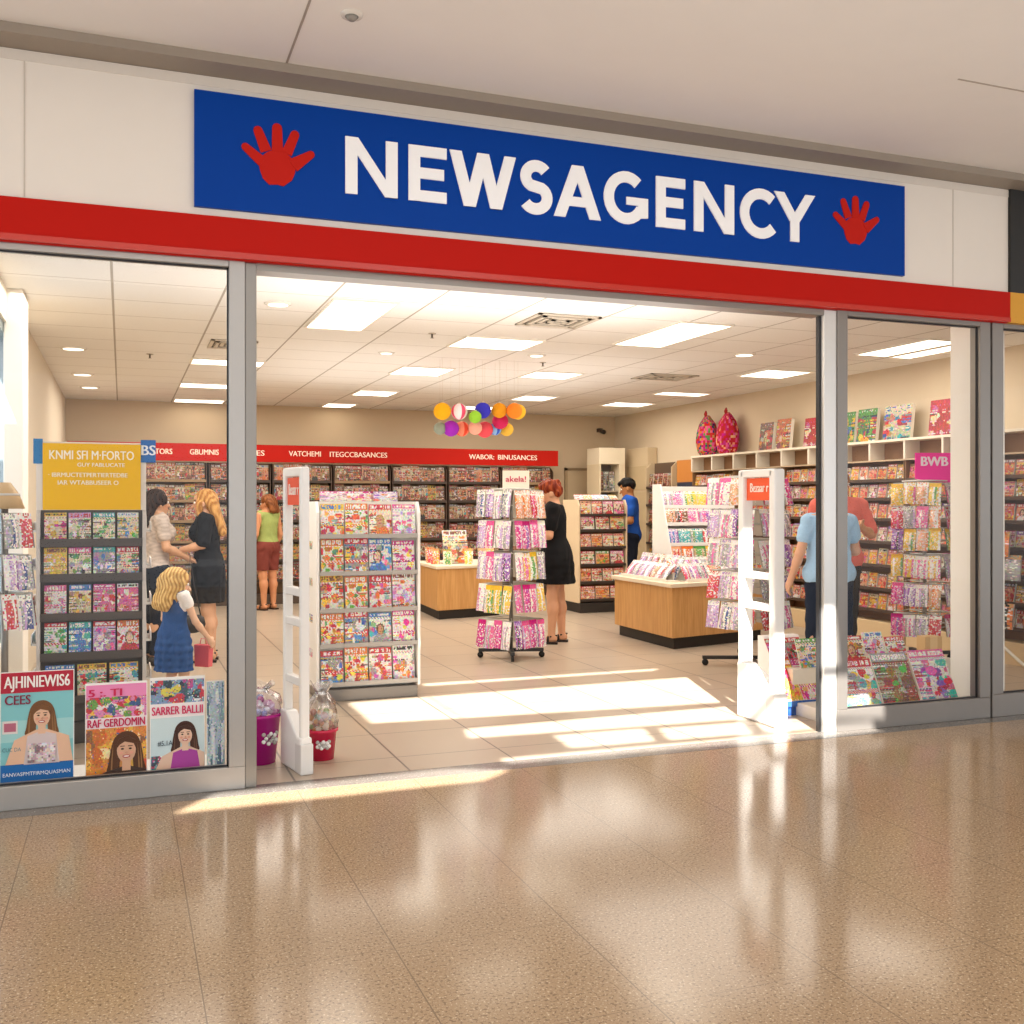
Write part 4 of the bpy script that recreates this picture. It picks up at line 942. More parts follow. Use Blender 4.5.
TC = [[('white', ['pink', 'grey', 'lilac']), ('pink', ['white', 'lilac']), ('yellow', ['yellow', 'green']), ('yellow', ['orange', 'yellow']), ('red', ['pink', 'white']), ('magenta', ['magenta', 'purple'])],
      [('peach', ['tan', 'brown']), ('brown', ['black', 'red']), ('pink', ['lilac', 'white']), ('lilac', ['purple', 'pink']), ('purple', ['lilac', 'white']), ('grey', ['white', 'red'])],
      [('lilac', ['purple', 'blue']), ('teal', ['white', 'teal']), ('teal', ['grey', 'green']), ('brown', ['red', 'white']), ('red', ['white', 'tan']), ('pink', ['white', 'red'])],
      [('peach', ['tan', 'red']), ('orange', ['red', 'white']), ('green', ['tan', 'green']), ('yellow', ['green', 'yellow']), ('yellow', ['yellow', 'green']), ('white', ['pink', 'lilac'])],
      [('white', ['blue', 'grey']), ('lilac', ['blue', 'white']), ('white', ['grey', 'pink']), ('grey', ['white', 'tan']), ('cream', ['green', 'grey']), ('grey', ['white', 'navy'])]]
for k, z in enumerate(zs):
    for i in range(6):
        c, a = TC[k][i]; o = put(packet('ts%d%d' % (k, i), c, a, 'white' if k != 3 else c), 'greeting_card', fr(-.32 + i * .152, .29 - .06 * k, z + .001), (-R(12), 0, fr.yaw), (.146, .5, .165)); tag(o, f'{c} card, {nth(i + 1)} from the left on the {TIER(k, 5)} tier of the white counter stand', 'card', 'cards on the white counter stand')

# ------------------------------------------------------------------ spinner racks
def spinner(label, x, y, yaw, half, tiers, ph, n, plan, zbase, top, name='spinner_rack', faces=(0, 3), tilt=R(7), nm='packet', where='', pw=None, cat='packet', frame='#8b8782', wheel=True, legs=.30):
    t = thing(name, label, 'spinner rack', (x, y, 0), yaw)
    MB().tube([(0, 0, .07), (0, 0, top)], .018, frame, 10).build('pole', 'metal', t)
    for k in range(4):
        a = R(45 + 90 * k); c, s_ = math.cos(a), math.sin(a)
        MB().box(0, -.02, .055, legs, .02, .085, '#2c2a29', mat=Matrix.Rotation(a, 4, 'Z')).build('base_leg', 'dark', t, bevel=.003)
        MB().tube([(legs * .94 * c - .012 * s_, legs * .94 * s_ + .012 * c, .028), (legs * .94 * c + .012 * s_, legs * .94 * s_ - .012 * c, .028)], .028, '#1c1b1b', 12).build('caster', 'dark', t)
    MB().lathe([(half * .9, top - .02), (half * .9, top - .01), (.03, top)], '#d8d4cc', 16).build('top_plate', 'paint', t)
    for k, z in enumerate(tiers):
        b = MB(); q = half * .96
        ring = [(-q, -q), (q, -q), (q, q), (-q, q), (-q, -q)]
        for zz in (z + ph * .99, z + ph * .45): b.tube([(p[0], p[1], zz) for p in ring], .005, '#b9b6ae', 5)
        for p in ring[:4]: b.tube([(0, 0, z + ph * .99), (p[0], p[1], z + ph * .99)], .005, '#b9b6ae', 5)
        b.build('wire_tier', 'metal', t)
    fr = Frame(x, y, 0, yaw)
    for f in faces:
        ff = Frame(*fr(0, 0, 0)[:2], 0, yaw + f * R(90))
        for k, z in enumerate(tiers):
            P = plan[k % len(plan)]; P = P[(f + 0) % len(P)] if isinstance(P[0], list) else P
            w = 2 * half / n
            for i in range(n):
                c, a, h_ = P[i % len(P)]
                o = put(packet(f'{nm}{k}{f}{i}', c, a, h_), nm, ff(-half + w * (i + .5), -half - .012 - ph * math.sin(tilt) + rnd.uniform(-.008, .004), z + rnd.uniform(-.008, .008)), (-tilt, rnd.uniform(-.04, .04), ff.yaw + rnd.uniform(-.08, .08)), (w * .97, 1, ph))
                tag(o, f'{c} {nm.replace("_", " ")}, {nth(i + 1)} across the {TIER(k, len(tiers))} tier, {("front", "right", "rear", "left")[f]} face of {where}', cat, f'hanging packets on {where}')
    return t
WL = ('white', ['lilac', 'grey', 'pink'], 'white'); PK = ('pink', ['magenta', 'lilac', 'white'], 'pink'); LL = ('lilac', ['purple', 'white', 'grey'], 'white'); YL = ('yellow', ['yellow', 'green', 'white'], 'yellow')
MG = ('magenta', ['pink', 'white', 'purple'], 'magenta'); PP = ('peach', ['orange', 'tan', 'white'], 'white'); GR = ('grey', ['white', 'lilac', 'navy'], 'white'); YP = ('yellow', ['pink', 'white', 'yellow'], 'white'); RD = ('red', ['pink', 'white', 'red'], 'white'); PU = ('purple', ['magenta', 'black', 'white'], 'lilac')
plan1 = [[[WL, GR, WL, LL], 0, 0, 0], ]
def two(a, b): return [b, b, a, a] if False else [a, b, b, b]
plan1 = [two([PP, PP, RD, PP], [GR, LL, WL, GR]), two([PK, MG, PK, WL], [LL, PK, WL, LL]), two([WL, YP, YL, GR], [LL, PK, LL, PU]), two([PK, MG, PK, YP], [WL, YL, YL, YL]), two([PU, PK, MG, PK], [MG, WL, PK, WL])]
t = spinner('tall spinner rack of pink and yellow packets beside the red-haired woman', 3.345, 3.58, R(27), .205, [1.285, 1.01, .72, .43, .11], .25, 4, plan1, 0, 1.56, where='the spinner by the red-haired woman', faces=(0, 3, 1))
card = MB().box(-.125, -.004, 0, .125, .004, .17, '#f6e6d4').build('sale_card', 'sign', t, (0, -.06, 1.545), (0, 0, -R(27) - R(8))); card['label'] = 'small cream card with pink lettering'
lettering('akela!', .075, '#d0506a', card, (0, -.006, .09), bold=.01, width=.19)
plan2 = [two([RD, PU, GR, MG], [WL, PK, PP, WL]), two([WL, GR, LL, GR], [LL, WL, PU, WL]), two([WL, WL, GR, LL], [WL, LL, WL, PK]), two([GR, RD, WL, GR], [RD, LL, WL, LL]), two([RD, GR, GR, WL], [LL, GR, WL, RD])]
spinner('spinner rack of white and lilac packets behind the right-hand gate', 5.115, 2.40, R(23), .235, [1.40, 1.13, .87, .60, .34], .235, 4, plan2, 0, 1.66, where='the spinner behind the right-hand gate', faces=(0, 3, 1), tilt=R(12), legs=.40)
plan3 = [two([WL, GR, LL, PP], [YL, YP, PP, YL]), two([RD, GR, PU, WL], [RD, GR, PK, PP]), two([YL, PP, LL, GR], [PU, YL, PP, YL]), two([LL, WL, RD, GR], [YL, YP, WL, YP]), two([LL, GR, WL, LL], [PK, LL, WL, PP]), two([PK, MG, PK, RD], [MG, WL, GR, RD])]
t = spinner('spinner rack with a pink sign behind the right-hand window', 6.76, 2.08, R(30), .215, [1.40, 1.195, 1.0, .76, .51, .24], .195, 4, plan3, 0, 1.63, where='the pink-signed spinner', faces=(0, 3), tilt=R(8), legs=.26)
b = MB(); n = 14
pts = [(-.26, .0)] + [(-.26 + .52 * i / n, -.035 * math.sin(math.pi * i / n)) for i in range(n + 1)] + [(.26, .23), (-.26, .23)]
b.prism(pts[1:], -.005, .005, '#ff38a6', 'y'); sg = b.build('pink_sign', 'sign', t, (.02, -.16, 1.635), (0, 0, -R(30) - R(18))); sg['label'] = 'bright pink sign with white letters'
lettering('BWB', .12, '#fbe8f2', sg, (-.09, -.007, .15), bold=.03, width=.24); lettering('TU', .085, '#fbe8f2', sg, (.17, -.007, .09), bold=.02, width=.12)
spinner('small spinner rack of packets against the side window at the far left', -.585, .82, R(38), .085, [1.17, .95, .745], .185, 2, [[GR, RD], [LL, GR], [RD, GR]], 0, 1.47, where='the small side-window spinner', faces=(0, 1, 3), tilt=R(8), legs=.13)
o = [q for q in bpy.data.objects if q.name.startswith('spinner_rack')][-1]
MB().lathe([(.10, 1.38), (.07, 1.46), (.03, 1.52)], '#c9a878', 14).build('cone_top', 'paint', o)

# hanging packets near the wall behind the blue shirt
b = None
# ------------------------------------------------------------------ security gates
def gate(label, x, y0, y1, h, yaw, base_top, rungs, lab_col, hw=.04):
    t = thing('security_gate', label, 'security gate', (x, (y0 + y1) / 2, 0), yaw); d = (y1 - y0) / 2; W = '#f1efeb'; pw = .032 if d > .15 else .020
    for s_ in (-1, 1): MB().box(-hw, s_ * d - pw, .12, hw, s_ * d + pw, h, W).build('post', 'gloss', t, bevel=.012)
    MB().box(-hw, -d, h - .05, hw, d, h, W).build('top_bar', 'gloss', t, bevel=.008)
    for z in rungs: MB().box(-hw * .8, -d, z, hw * .8, d, z + .045, W).build('rung', 'gloss', t, bevel=.006)
    MB().prism([(-d - .03, 0), (d + .03, 0), (d + .03, base_top[1]), (d - .06, base_top[1]), (-d + .02, base_top[0]), (-d - .03, base_top[0])], -hw - .008, hw + .008, '#efedea', 'x').build('base_housing', 'gloss', t, bevel=.01)
    MB().box(-hw - .01, -d - .045, 0, hw + .01, -d + .05, base_top[0] - .03, '#dcdad7').build('end_cap', 'gloss', t, bevel=.008)
    p = MB().box(-.012, -d + .03, h - .20, .012, d - .03, h - .055, lab_col).build('label_panel', 'sign', t); p['label'] = 'orange label panel near the top'
    lettering('Bezaar r', .085, '#ffe9dc', p, (-.0135, 0, h - .12), R(-90), bold=.015, width=d * 1.15)
    return t
gate('white ladder-shaped security gate at the left of the doorway beside the red bucket', .865, .13, .38, 1.60, R(11), (.19, .30), (.45, .76, .92), '#f0644a', .025)
gate('white security gate with an orange label at the right of the doorway', 3.875, .225, .575, 1.63, 0, (.24, .36), (.72, .92), '#ee6440')

# ------------------------------------------------------------------ buckets of wrapped goods by the left jamb
def bucket(label, x, y, r0, r1, h, ph, col, fill_cols, seed):
    t = thing('gift_bucket', label, 'bucket', (x, y, 0)); r = random.Random(seed)
    MB().lathe([(r0, 0), (r1, h), (r1 + .008, h), (r1 + .008, h - .015), (r1 - .004, h - .02)], col, 24).build('bucket_body', 'gloss', t)
    e = MB()
    for k in range(14):
        a = -R(92 if seed == 8 else 62) + (k % 7) * .13 - .39; e.ball((.0 + (r0 + (r1 - r0) * .55 + .003) * math.cos(a), (r0 + (r1 - r0) * .55 + .003) * math.sin(a), h * (.48 + .10 * (k // 7) + .05 * math.sin(k * 2.1))), .0115, ('#f0f0ee', '#b8b4b0')[k % 2], 8, 5)
    e.build('emblem', 'gloss', t)['label'] = 'white scribbled emblem on the front'
    b = MB()
    for k in range(46):
        a = r.uniform(0, 6.28); q = r1 * .8 * math.sqrt(r.random()); z = h + r.uniform(-.02, ph * .55) * (1 - q / r1 * .5)
        b.ball((q * math.cos(a) * (1 - .5 * (z - h) / ph), q * math.sin(a) * (1 - .5 * (z - h) / ph), z), r.uniform(.012, .022), r.choice(fill_cols), 7, 5)
    s_ = b.build('sweets', 'gloss', t); s_['kind'] = 'stuff'
    w = MB(); n = 28; prof = [(r1 * .97, h - .01), (r1 * 1.05, h + ph * .2), (r1 * .95, h + ph * .5), (r1 * .45, h + ph * .72), (r1 * .22, h + ph * .76), (r1 * .7, h + ph)]
    w.lathe(prof, '#ffffff', n); w.v = [(x_ * (1 + .10 * math.sin(7 * math.atan2(y_, x_) + z_ * 20)), y_ * (1 + .10 * math.sin(9 * math.atan2(y_, x_))), z_ + .012 * math.sin(5 * math.atan2(y_, x_))) for x_, y_, z_ in w.v]
    w.f = w.f[:-2]; w.c = w.c[:-2]; w.sm = w.sm[:-2]
    w.build('cellophane_wrap', 'film', t)
    MB().lathe([(r1 * .26, h + ph * .73), (r1 * .28, h + ph * .75), (r1 * .26, h + ph * .77)], '#f2f0ee', 14).build('ribbon', 'gloss', t)
bucket('magenta bucket wrapped in cellophane tucked behind the left door post', .70, .46, .085, .115, .27, .16, '#b8158a', ['#d8a0c8', '#c040a0', '#efe6ee', '#8a8ad0'], 3)
bucket('small red bucket of cellophane-wrapped sweets beside the left gate', 1.03, .42, .068, .085, .17, .25, '#cc1e46', ['#c98a3a', '#e8d0a0', '#a85a2a', '#d8c8b8', '#8aa050'], 8)

# ------------------------------------------------------------------ left window posters on their low plinth
t = thing('window_plinth', 'low white display plinth along the foot of the left-hand window', 'plinth', (-.08, .22, 0))
MB().box(-.60, -.16, 0, .57, .20, .075, '#e8e4de').build('plinth_top', 'paint', t, bevel=.004); MB().box(-.57, -.13, 0, .54, .16, .04, '#8f8a84').build('toe_kick', 'paint', t)
def poster(label, x0, x1, h, y=.11, lean=R(4), bg='#7cc4cc'):
    t = thing('poster', label, 'poster', ((x0 + x1) / 2, y, .0765)); t.rotation_euler = (-lean, 0, 0); w = x1 - x0
    MB().box(-w / 2, 0, 0, w / 2, .006, h, '#f6f4f0').build('backing_board', 'sign', t)
    return t, w
def flat(t, nm, shapes, mat='sign', base=0.):
    b = MB()
    for k, (pts, col) in enumerate(shapes): b.prism(pts, -.0012 - .0007 * k - base, .0, col, 'y')
    return b.build(nm, mat, t)
def ell(cx, cz, rx, rz, n=22): return [(cx + rx * math.cos(2 * math.pi * i / n), cz + rz * math.sin(2 * math.pi * i / n)) for i in range(n)]
def rect(a, b_, c, d): return [(a, b_), (c, b_), (c, d), (a, d)]
def portrait(t, cx, cz, s, hair, skin, top, dark='#5a3a2a', arms=True, t_half=.13, light='#9a7048'):
    S = []; lim = t_half - .005
    S.append((ell(cx, cz + .12 * s, .44 * s, .48 * s, 30), hair))
    for sx in (-1, 1): S.append(([(cx + sx * q * s, cz + z_ * s) for q, z_ in ((.44, .2), (.50, -.1), (.54, -.4), (.60, -.62), (.50, -.85), (.34, -.92), (.22, -.7), (.2, -.3), (.15, .2))], hair))
    for sx, q in ((-1, .40), (1, .42), (1, .34)): S.append(([(cx + sx * q * s, cz + .2 * s), (cx + sx * (q + .06) * s, cz - .3 * s), (cx + sx * (q + .08) * s, cz - .7 * s), (cx + sx * (q + .03) * s, cz - .7 * s), (cx + sx * (q + .02) * s, cz - .3 * s)], light))
    if arms: S.append(([(cx - 1.25 * s, cz - 1.75 * s), (cx - .95 * s, cz - .85 * s), (cx - .2 * s, cz - .5 * s), (cx + .2 * s, cz - .5 * s), (cx + .95 * s, cz - .8 * s), (cx + 1.2 * s, cz - 1.75 * s)], skin))
    S.append(([(cx - .62 * s, cz - 1.78 * s), (cx - .5 * s, cz - .72 * s), (cx - .16 * s, cz - .6 * s), (cx + .16 * s, cz - .6 * s), (cx + .5 * s, cz - .7 * s), (cx + .62 * s, cz - 1.78 * s)] if arms else [(cx - .9 * s, cz - 1.3 * s), (cx - .6 * s, cz - .65 * s), (cx, cz - .5 * s), (cx + .6 * s, cz - .65 * s), (cx + .9 * s, cz - 1.3 * s)], top))
    S.append((rect(cx - .13 * s, cz - .66 * s, cx + .13 * s, cz - .2 * s), skin)); S.append((ell(cx, cz, .29 * s, .40 * s), skin))
    S.append(([(cx - .30 * s, cz + .05 * s), (cx - .25 * s, cz + .35 * s), (cx + .05 * s, cz + .46 * s), (cx + .28 * s, cz + .3 * s), (cx + .31 * s, cz), (cx + .22 * s, cz + .2 * s), (cx - .05 * s, cz + .27 * s), (cx - .2 * s, cz + .18 * s)], hair))
    for sx in (-1, 1): S.append((ell(cx + sx * .12 * s, cz + .04 * s, .05 * s, .028 * s, 10), '#3a2a22')); S.append((rect(cx + sx * .12 * s - .07 * s, cz + .115 * s, cx + sx * .12 * s + .07 * s, cz + .14 * s), dark))
    S.append((ell(cx, cz - .08 * s, .035 * s, .03 * s, 8), '#cf9a80')); S.append((ell(cx, cz - .2 * s, .12 * s, .05 * s, 12), '#b8404a')); S.append((ell(cx, cz - .195 * s, .09 * s, .022 * s, 12), '#fbf4ee'))
    for sx in (-1, 1): S.append((ell(cx + sx * .16 * s, cz - .09 * s, .06 * s, .045 * s, 10), '#e6a890'))
    S.append((ell(cx + .02 * s, cz - .08 * s, .03 * s, .05 * s, 8), '#d8a488'))
    S = [([(max(-lim, min(lim, px_)), max(pz_, .006)) for px_, pz_ in P_], c_) for P_, c_ in S]
    return flat(t, 'portrait', S, base=.0035)
def mosaic(t, nm, x0, z0, x1, z1, nu, nv, cols, seed, yy=-.0022):
    r = random.Random(seed); b = MB(); cc = []
    vs = [(x0 + (x1 - x0) * i / nu, yy, z0 + (z1 - z0) * j / nv) for j in range(nv + 1) for i in range(nu + 1)]
    blobs = [(r.uniform(x0, x1), r.uniform(z0, z1), (x1 - x0) * r.uniform(.03, .12), (z1 - z0) * r.uniform(.06, .25), rgb(r.choice(cols))) for _ in range(40)]
    for j in range(nv):
        for i in range(nu):
            x = x0 + (x1 - x0) * (i + .5) / nu; z = z0 + (z1 - z0) * (j + .5) / nv; c = rgb(cols[0])
            for bx, bz, rx, rz, bc in blobs:
                if ((x - bx) / rx) ** 2 + ((z - bz) / rz) ** 2 < 1: c = bc
            if r.random() < .12: c = rgb(r.choice(cols))
            cc.append(lin(jit(c, .07, r)))
    b.add(vs, [(j * (nu + 1) + i, j * (nu + 1) + i + 1, (j + 1) * (nu + 1) + i + 1, (j + 1) * (nu + 1) + i) for j in range(nv) for i in range(nu)], cc)
    return b.build(nm, 'cover', t)
t, w = poster('blue fashion poster with a red masthead and a smiling woman', -.540, -.216, .53)
flat(t, 'artwork', [(rect(-w / 2 + .004, .004, w / 2 - .004, .43), '#86c9cf'), (rect(-w / 2 + .004, .2, w / 2 - .004, .3), '#a4d6d8'), (rect(-w / 2 + .004, .004, w / 2 - .004, .095), '#1f6cb4'), (rect(-w / 2 + .004, .43, w / 2 - .004, .526), '#b8263c')])
portrait(t, .02, .315, .125, '#7a5232', '#e8bd9f', '#d8c8c8', t_half=w / 2)
mosaic(t, 'patterned_top', -.04, .10, .08, .19, 16, 14, ['#d8c8c8', '#b8a0a4', '#ece4e4', '#8a7078', '#c8b0b4'], 11, -.0175)
lettering('AJHINIEWIS6', .08, '#fbf4f0', t, (0, -.006, .478), bold=.014, width=w * .88); lettering('CEES', .062, '#8a2a48', t, (-.085, -.006, .395), bold=.015, width=.11)
lettering('EANVASPMTFIRMQUASMAN', .024, '#e6f0f8', t, (0, -.018, .05), width=w * .9); b = MB(); b.box(-.15, -.005, .24, -.085, 0, .30, '#e6dcd8'); b.box(-.143, -.006, .25, -.092, 0, .29, '#b86a80'); b.build('badge', 'sign', t)
lettering('CUC DA', .026, '#5a8a98', t, (-.11, -.008, .165), width=.08)
t, w = poster('pink poster with a brown-haired woman beside orange racks', -.167, .117, .455, bg='#f0a0c8')
flat(t, 'artwork', [(rect(-w / 2 + .004, .35, w / 2 - .004, .445), '#ee90c0'), (rect(-w / 2 + .004, .235, w / 2 - .004, .285), '#f4e8ec')])
mosaic(t, 'bag_collage', -w / 2 + .004, .285, w / 2 - .004, .385, 52, 20, ['#d880b0', '#3a5a8a', '#6a9a4a', '#e8c040', '#c83040', '#e6dcd8', '#4a4a6a'], 3); mosaic(t, 'rack_photo', -w / 2 + .004, .004, w / 2 - .004, .235, 48, 36, ['#d88a3a', '#e8b040', '#c86a2a', '#f0d8a0', '#8a5a3a', '#e06030', '#4a6a9a'], 4)
lettering('RAF GERDOMIN', .056, '#c82858', t, (0, -.006, .258), bold=.014, width=w * .92); lettering('5 :. TI', .05, '#d02a5a', t, (-.05, -.006, .405), bold=.03, width=.15)
portrait(t, .045, .125, .15, '#5a3a28', '#dcae90', '#4a3a34', arms=False, t_half=w / 2)
t, w = poster('white poster reading SARRER BALLII with a dark-haired woman', .129, .391, .465, bg='#e8f0f2')
flat(t, 'artwork', [(rect(-w / 2 + .004, .004, w / 2 - .004, .27), '#cfe2e6'), (rect(-w / 2 + .004, .265, w / 2 - .004, .335), '#f6f0f0')])
mosaic(t, 'bag_collage', -w / 2 + .004, .335, w / 2 - .004, .45, 48, 20, ['#7a9ab8', '#3a5a6a', '#d8c850', '#c83848', '#e6e6e6', '#2a3a4a', '#b8508a'], 5); mosaic(t, 'product_row', -w / 2 + .006, .01, .02, .08, 28, 12, ['#2a7a8a', '#d8e6e8', '#c04060', '#3a4a5a', '#88b8c0'], 6)
lettering('SARRER BALLII', .058, '#d83a6a', t, (0, -.006, .298), bold=.014, width=w * .92); lettering('#5.1A', .035, '#4a5a68', t, (-.06, -.006, .14), width=.07)
portrait(t, .035, .175, .115, '#4a3028', '#e8c4ac', '#b048a0', t_half=w / 2, light='#6a4a3a')
t, w = poster('narrow grey-blue poster in the corner of the left-hand window', .40, .49, .43, y=.14, bg='#b8ccd8')
mosaic(t, 'artwork', -w / 2 + .003, .004, w / 2 - .003, .425, 16, 60, ['#b4c8d6', '#8aa4b8', '#d8e4ea', '#5a7890', '#e8eef0', '#98b8c8'], 9)

# ------------------------------------------------------------------ magazines in the right-hand window
t = thing('window_plinth', 'low stepped display plinth along the foot of the right-hand window', 'plinth', (4.80, .34, 0))
MB().box(-.60, -.24, 0, .52, .16, .085, '#e6e0d6').build('plinth_top', 'paint', t, bevel=.004); MB().box(-.60, .17, 0, .78, .37, .30, '#d8d0c2').build('rear_step', 'paint', t, bevel=.004)
WM = [(4.50, ('red', 'white', ['red', 'teal', 'yellow', 'grey'], 2), 'red-headed magazine with bright flowers in the right-hand window, beside the door frame', .27, .33), (4.80, ('grey', 'brown', ['brown', 'red', 'green', 'grey'], 0), 'dark brown and green magazine in the middle of the right-hand window', .29, .36), (5.12, ('pink', 'white', ['pink', 'red', 'teal', 'purple'], 0), 'pink-headed rose magazine at the pillar end of the right-hand window', .29, .365)]
for x, d, lab, wd, h in WM: tag(put(cover('win' + d[0], *d, nu=44, nv=60), 'magazine', (x, .14, .0865), (-R(27), 0, R(-2)), (wd, 1, h)), lab, 'magazine', 'large magazines in the right-hand window')
for i, (x, z, h, d) in enumerate(((4.36, .3, .2, MAST['bright'][5]), (4.55, .3, .22, MAST['bright'][4]), (4.74, .3, .2, MAST['bright'][6]), (4.92, .3, .22, MAST['bright'][7]), (5.10, .3, .18, MAST['bright'][0]))):
    tag(put(cover('wr%d' % i, *d), 'magazine', (x, .52, z + .001), (-R(20), 0, 0), (.17, 1, h)), f'{d[0]}-headed magazine, {nth(i + 1)} from the door frame on the rear step of the right-hand window', 'magazine', 'magazines on the rear window step')
t = thing('kraft_box', 'small plain brown card box beside the white pillar', 'box', (5.445, .56, .3008), R(-6))
b = MB(); b.box(-.07, -.0, 0, .07, .10, .155, '#c9a472'); b.build('box_body', 'paint', t, bevel=.003); MB().box(-.03, -.002, .0, .03, .0, .155, '#d8b888').build('box_tape', 'paint', t)
t = thing('floor_display', 'slanted cardboard magazine display on blue feet behind the right door post', 'display stand', (4.28, .62, 0))
MB().prism([(-.16, .10), (.16, .10), (.16, .50), (.10, .50)], -.17, .12, '#efe8e4', 'x').build('display_body', 'paint', t); b = MB(); b.box(-.15, -.15, .0, -.05, .15, .06, '#2f58a4'); b.box(.0, -.15, .0, .10, .15, .06, '#2f58a4'); b.box(-.165, -.165, .06, .115, .16, .10, '#3a66b4'); b.build('blue_foot', 'gloss', t)
for i, (x, z, d) in enumerate(((-.105, .102, ('orange', 'yellow', ['red', 'orange', 'pink', 'yellow'], 0)), (.04, .102, MAST['bright'][10]), (-.105, .30, ('red', 'pink', ['red', 'grey', 'magenta', 'white'], 0)), (.04, .30, ('red', 'grey', ['red', 'black', 'white', 'grey'], 0)))):
    tag(put(cover('fd%d' % i, *d), 'magazine', (4.28 + x, .62 - .172 + (z - .1) * .66, z), (-R(33), 0, 0), (.14, 1, (.30, .30, .22, .22)[i])), f'{d[0]}-headed magazine, {("lower left", "lower right", "upper left", "upper right")[i]} on the slanted display with blue feet', 'magazine', 'magazines on the slanted display')
# shelving seen through the far right-hand window: toys, games and a leaning rod
t = thing('leaning_rod', 'thin pale rod leaning inside the far right-hand window', 'rod', (6.35, 1.0, 0)); MB().tube([(.28, -.35, .01), (-.02, .30, .62)], .012, '#e6dccb', 8).build('rod', 'gloss', t); MB().ball((.28, -.35, .014), .014, '#8a8478', 10, 6).build('rod_tip', 'dark', t)
for i, (y, z, c, a) in enumerate(((1.62, .95, 'orange', ['red', 'orange', 'yellow']), (1.50, .75, 'grey', ['white', 'navy', 'grey']), (1.72, .55, 'white', ['blue', 'grey', 'red']), (1.58, .33, 'black', ['orange', 'brown', 'black']))):
    tag(put(packet('toy%d' % i, c, a, 'tan'), 'packet', (7.13, y, z), (-R(5), 0, -R(90)), (.26, 2, .22)), f'large {c} packet, {nth(i + 1)} from the top of those seen past the far window stile', 'packet', 'large packets behind the far window')

# ------------------------------------------------------------------ hanging paper lanterns
LANT = [(2.941, 2.32, 'yellow', '#e8a818', .085), (3.128, 2.326, 'white and pink', '#f2dede', .080), (3.264, 2.27, 'lime green', '#94c83a', .062), (3.37, 2.344, 'blue', '#3a36b8', .080), (3.541, 2.349, 'amber', '#e0941c', .075), (3.68, 2.345, 'orange', '#f0862a', .078), (3.755, 2.345, 'gold', '#e8b430', .078),
        (2.962, 2.162, 'grey-green', '#8a9080', .062), (3.075, 2.165, 'purple', '#9a2ab0', .080), (3.215, 2.169, 'salmon', '#ee8a6a', .075), (3.325, 2.175, 'pale coral', '#f0a890', .068), (3.445, 2.165, 'red', '#e05058', .082), (3.565, 2.175, 'pale blue', '#8ab4e0', .062), (3.59, 2.25, 'crimson', '#c82858', .080), (3.692, 2.175, 'golden yellow', '#e0b040', .068)]
for i, (x, z, nm, c, r_) in enumerate(LANT):
    y = 4.42 + .05 * math.sin(i * 2.3) + (.17 if z < 2.26 else 0)
    t = thing('paper_lantern', f'{nm} round paper lantern in the hanging cluster', 'lantern', (x, y, z), 0, 'paper lanterns')
    b = MB(); nv, nu = 10, 24
    prof = [(max(.012, r_ * math.sin(math.pi * k / nv)), -r_ * math.cos(math.pi * k / nv)) for k in range(nv + 1)]; b.lathe(prof, c, nu)
    b.v = [(x_ * (1 + .05 * math.cos(12 * math.atan2(y_, x_))), y_ * (1 + .05 * math.cos(12 * math.atan2(y_, x_))), z_) for x_, y_, z_ in b.v]
    if i in (1, 12, 9): b.c = [lin(c if (k // 2) % 3 else ('#e05070', '#3a5ac0', '#e04a30')[(1, 12, 9).index(i)]) for k in range(len(b.c))]
    b.build('lantern_shade', 'cloth', t)
    MB().tube([(0, 0, r_ * .95), (0, 0, 2.85 - z)], .001, '#cdbfa8', 5).build('string', 'paint', t); MB().lathe([(.016, -.006), (.016, .006)], '#d8c8a8', 10, mat=Matrix.Translation((0, 0, r_))).build('cap', 'paint', t)
# ------------------------------------------------------------------ people
def HS(front=.0): return None
LONG = lambda back, z: [((0, -.03, .045), (.092, .10, .088)), ((0, -.075, .0), (.085, .06, .10))] + [((sx * .055, -.075, .0), (sx * .06, back, z, .055, .04)) for sx in (-1, 0, 1)]
figure('person', 'dark-haired woman in a beige T-shirt and dark trousers facing the blonde woman', (.27, 4.28, 0), R(-72), 1.56, '#c99a78',
       {'L': ((-.215, .05, 1.09), (-.12, .26, 1.02), (0, 0, -1)), 'R': ((.215, .03, 1.09), (.14, .25, .99), (0, 0, -1))}, lean=.03, head=(0, -4), bust=.004,
       top=('#bcaea4', .90, .55, lambda V, vc: vc.__setitem__((slice(None), slice(0, 3)), vc[:, :3] * (1 + .22 * np.sin(V[:, 0] * 90 + np.sin(V[:, 2] * 60) * 2) * np.sin(V[:, 2] * 95))[:, None])), bottom=('#1f2430', .10, .012, 'trousers', .96), shoes=('#2a2422', 'shoe'),
       hair=('#1e1512', LONG(-.13, -.20) + [((-.078, .0, .03), (.02, .055, .06)), ((.078, .0, .03), (.02, .055, .06))], 50, '#3a2a24'))
figure('person', 'blonde woman in a short black dress and sandals with a dark wristwatch', (.725, 4.34, 0), R(80), 1.56, '#d8a684',
       {'L': ((-.21, .03, 1.11), (-.12, .27, 1.05), (0, 0, -1)), 'R': ((.21, .06, 1.10), (.10, .28, 1.04), (0, 0, -1))}, lean=.05, head=(0, -8), bust=.004,
       dress=('#17181d', .56, .85, .185, .15), shoes=('#1a1614', 'sandal'), watch='L',
       hair=('#a06a34', LONG(-.14, -.30) + [((-.075, .03, .0), (-.07, .045, -.16, .03, .022)), ((.075, .03, .0), (.07, .045, -.16, .03, .022))], 14, '#d0a060'))
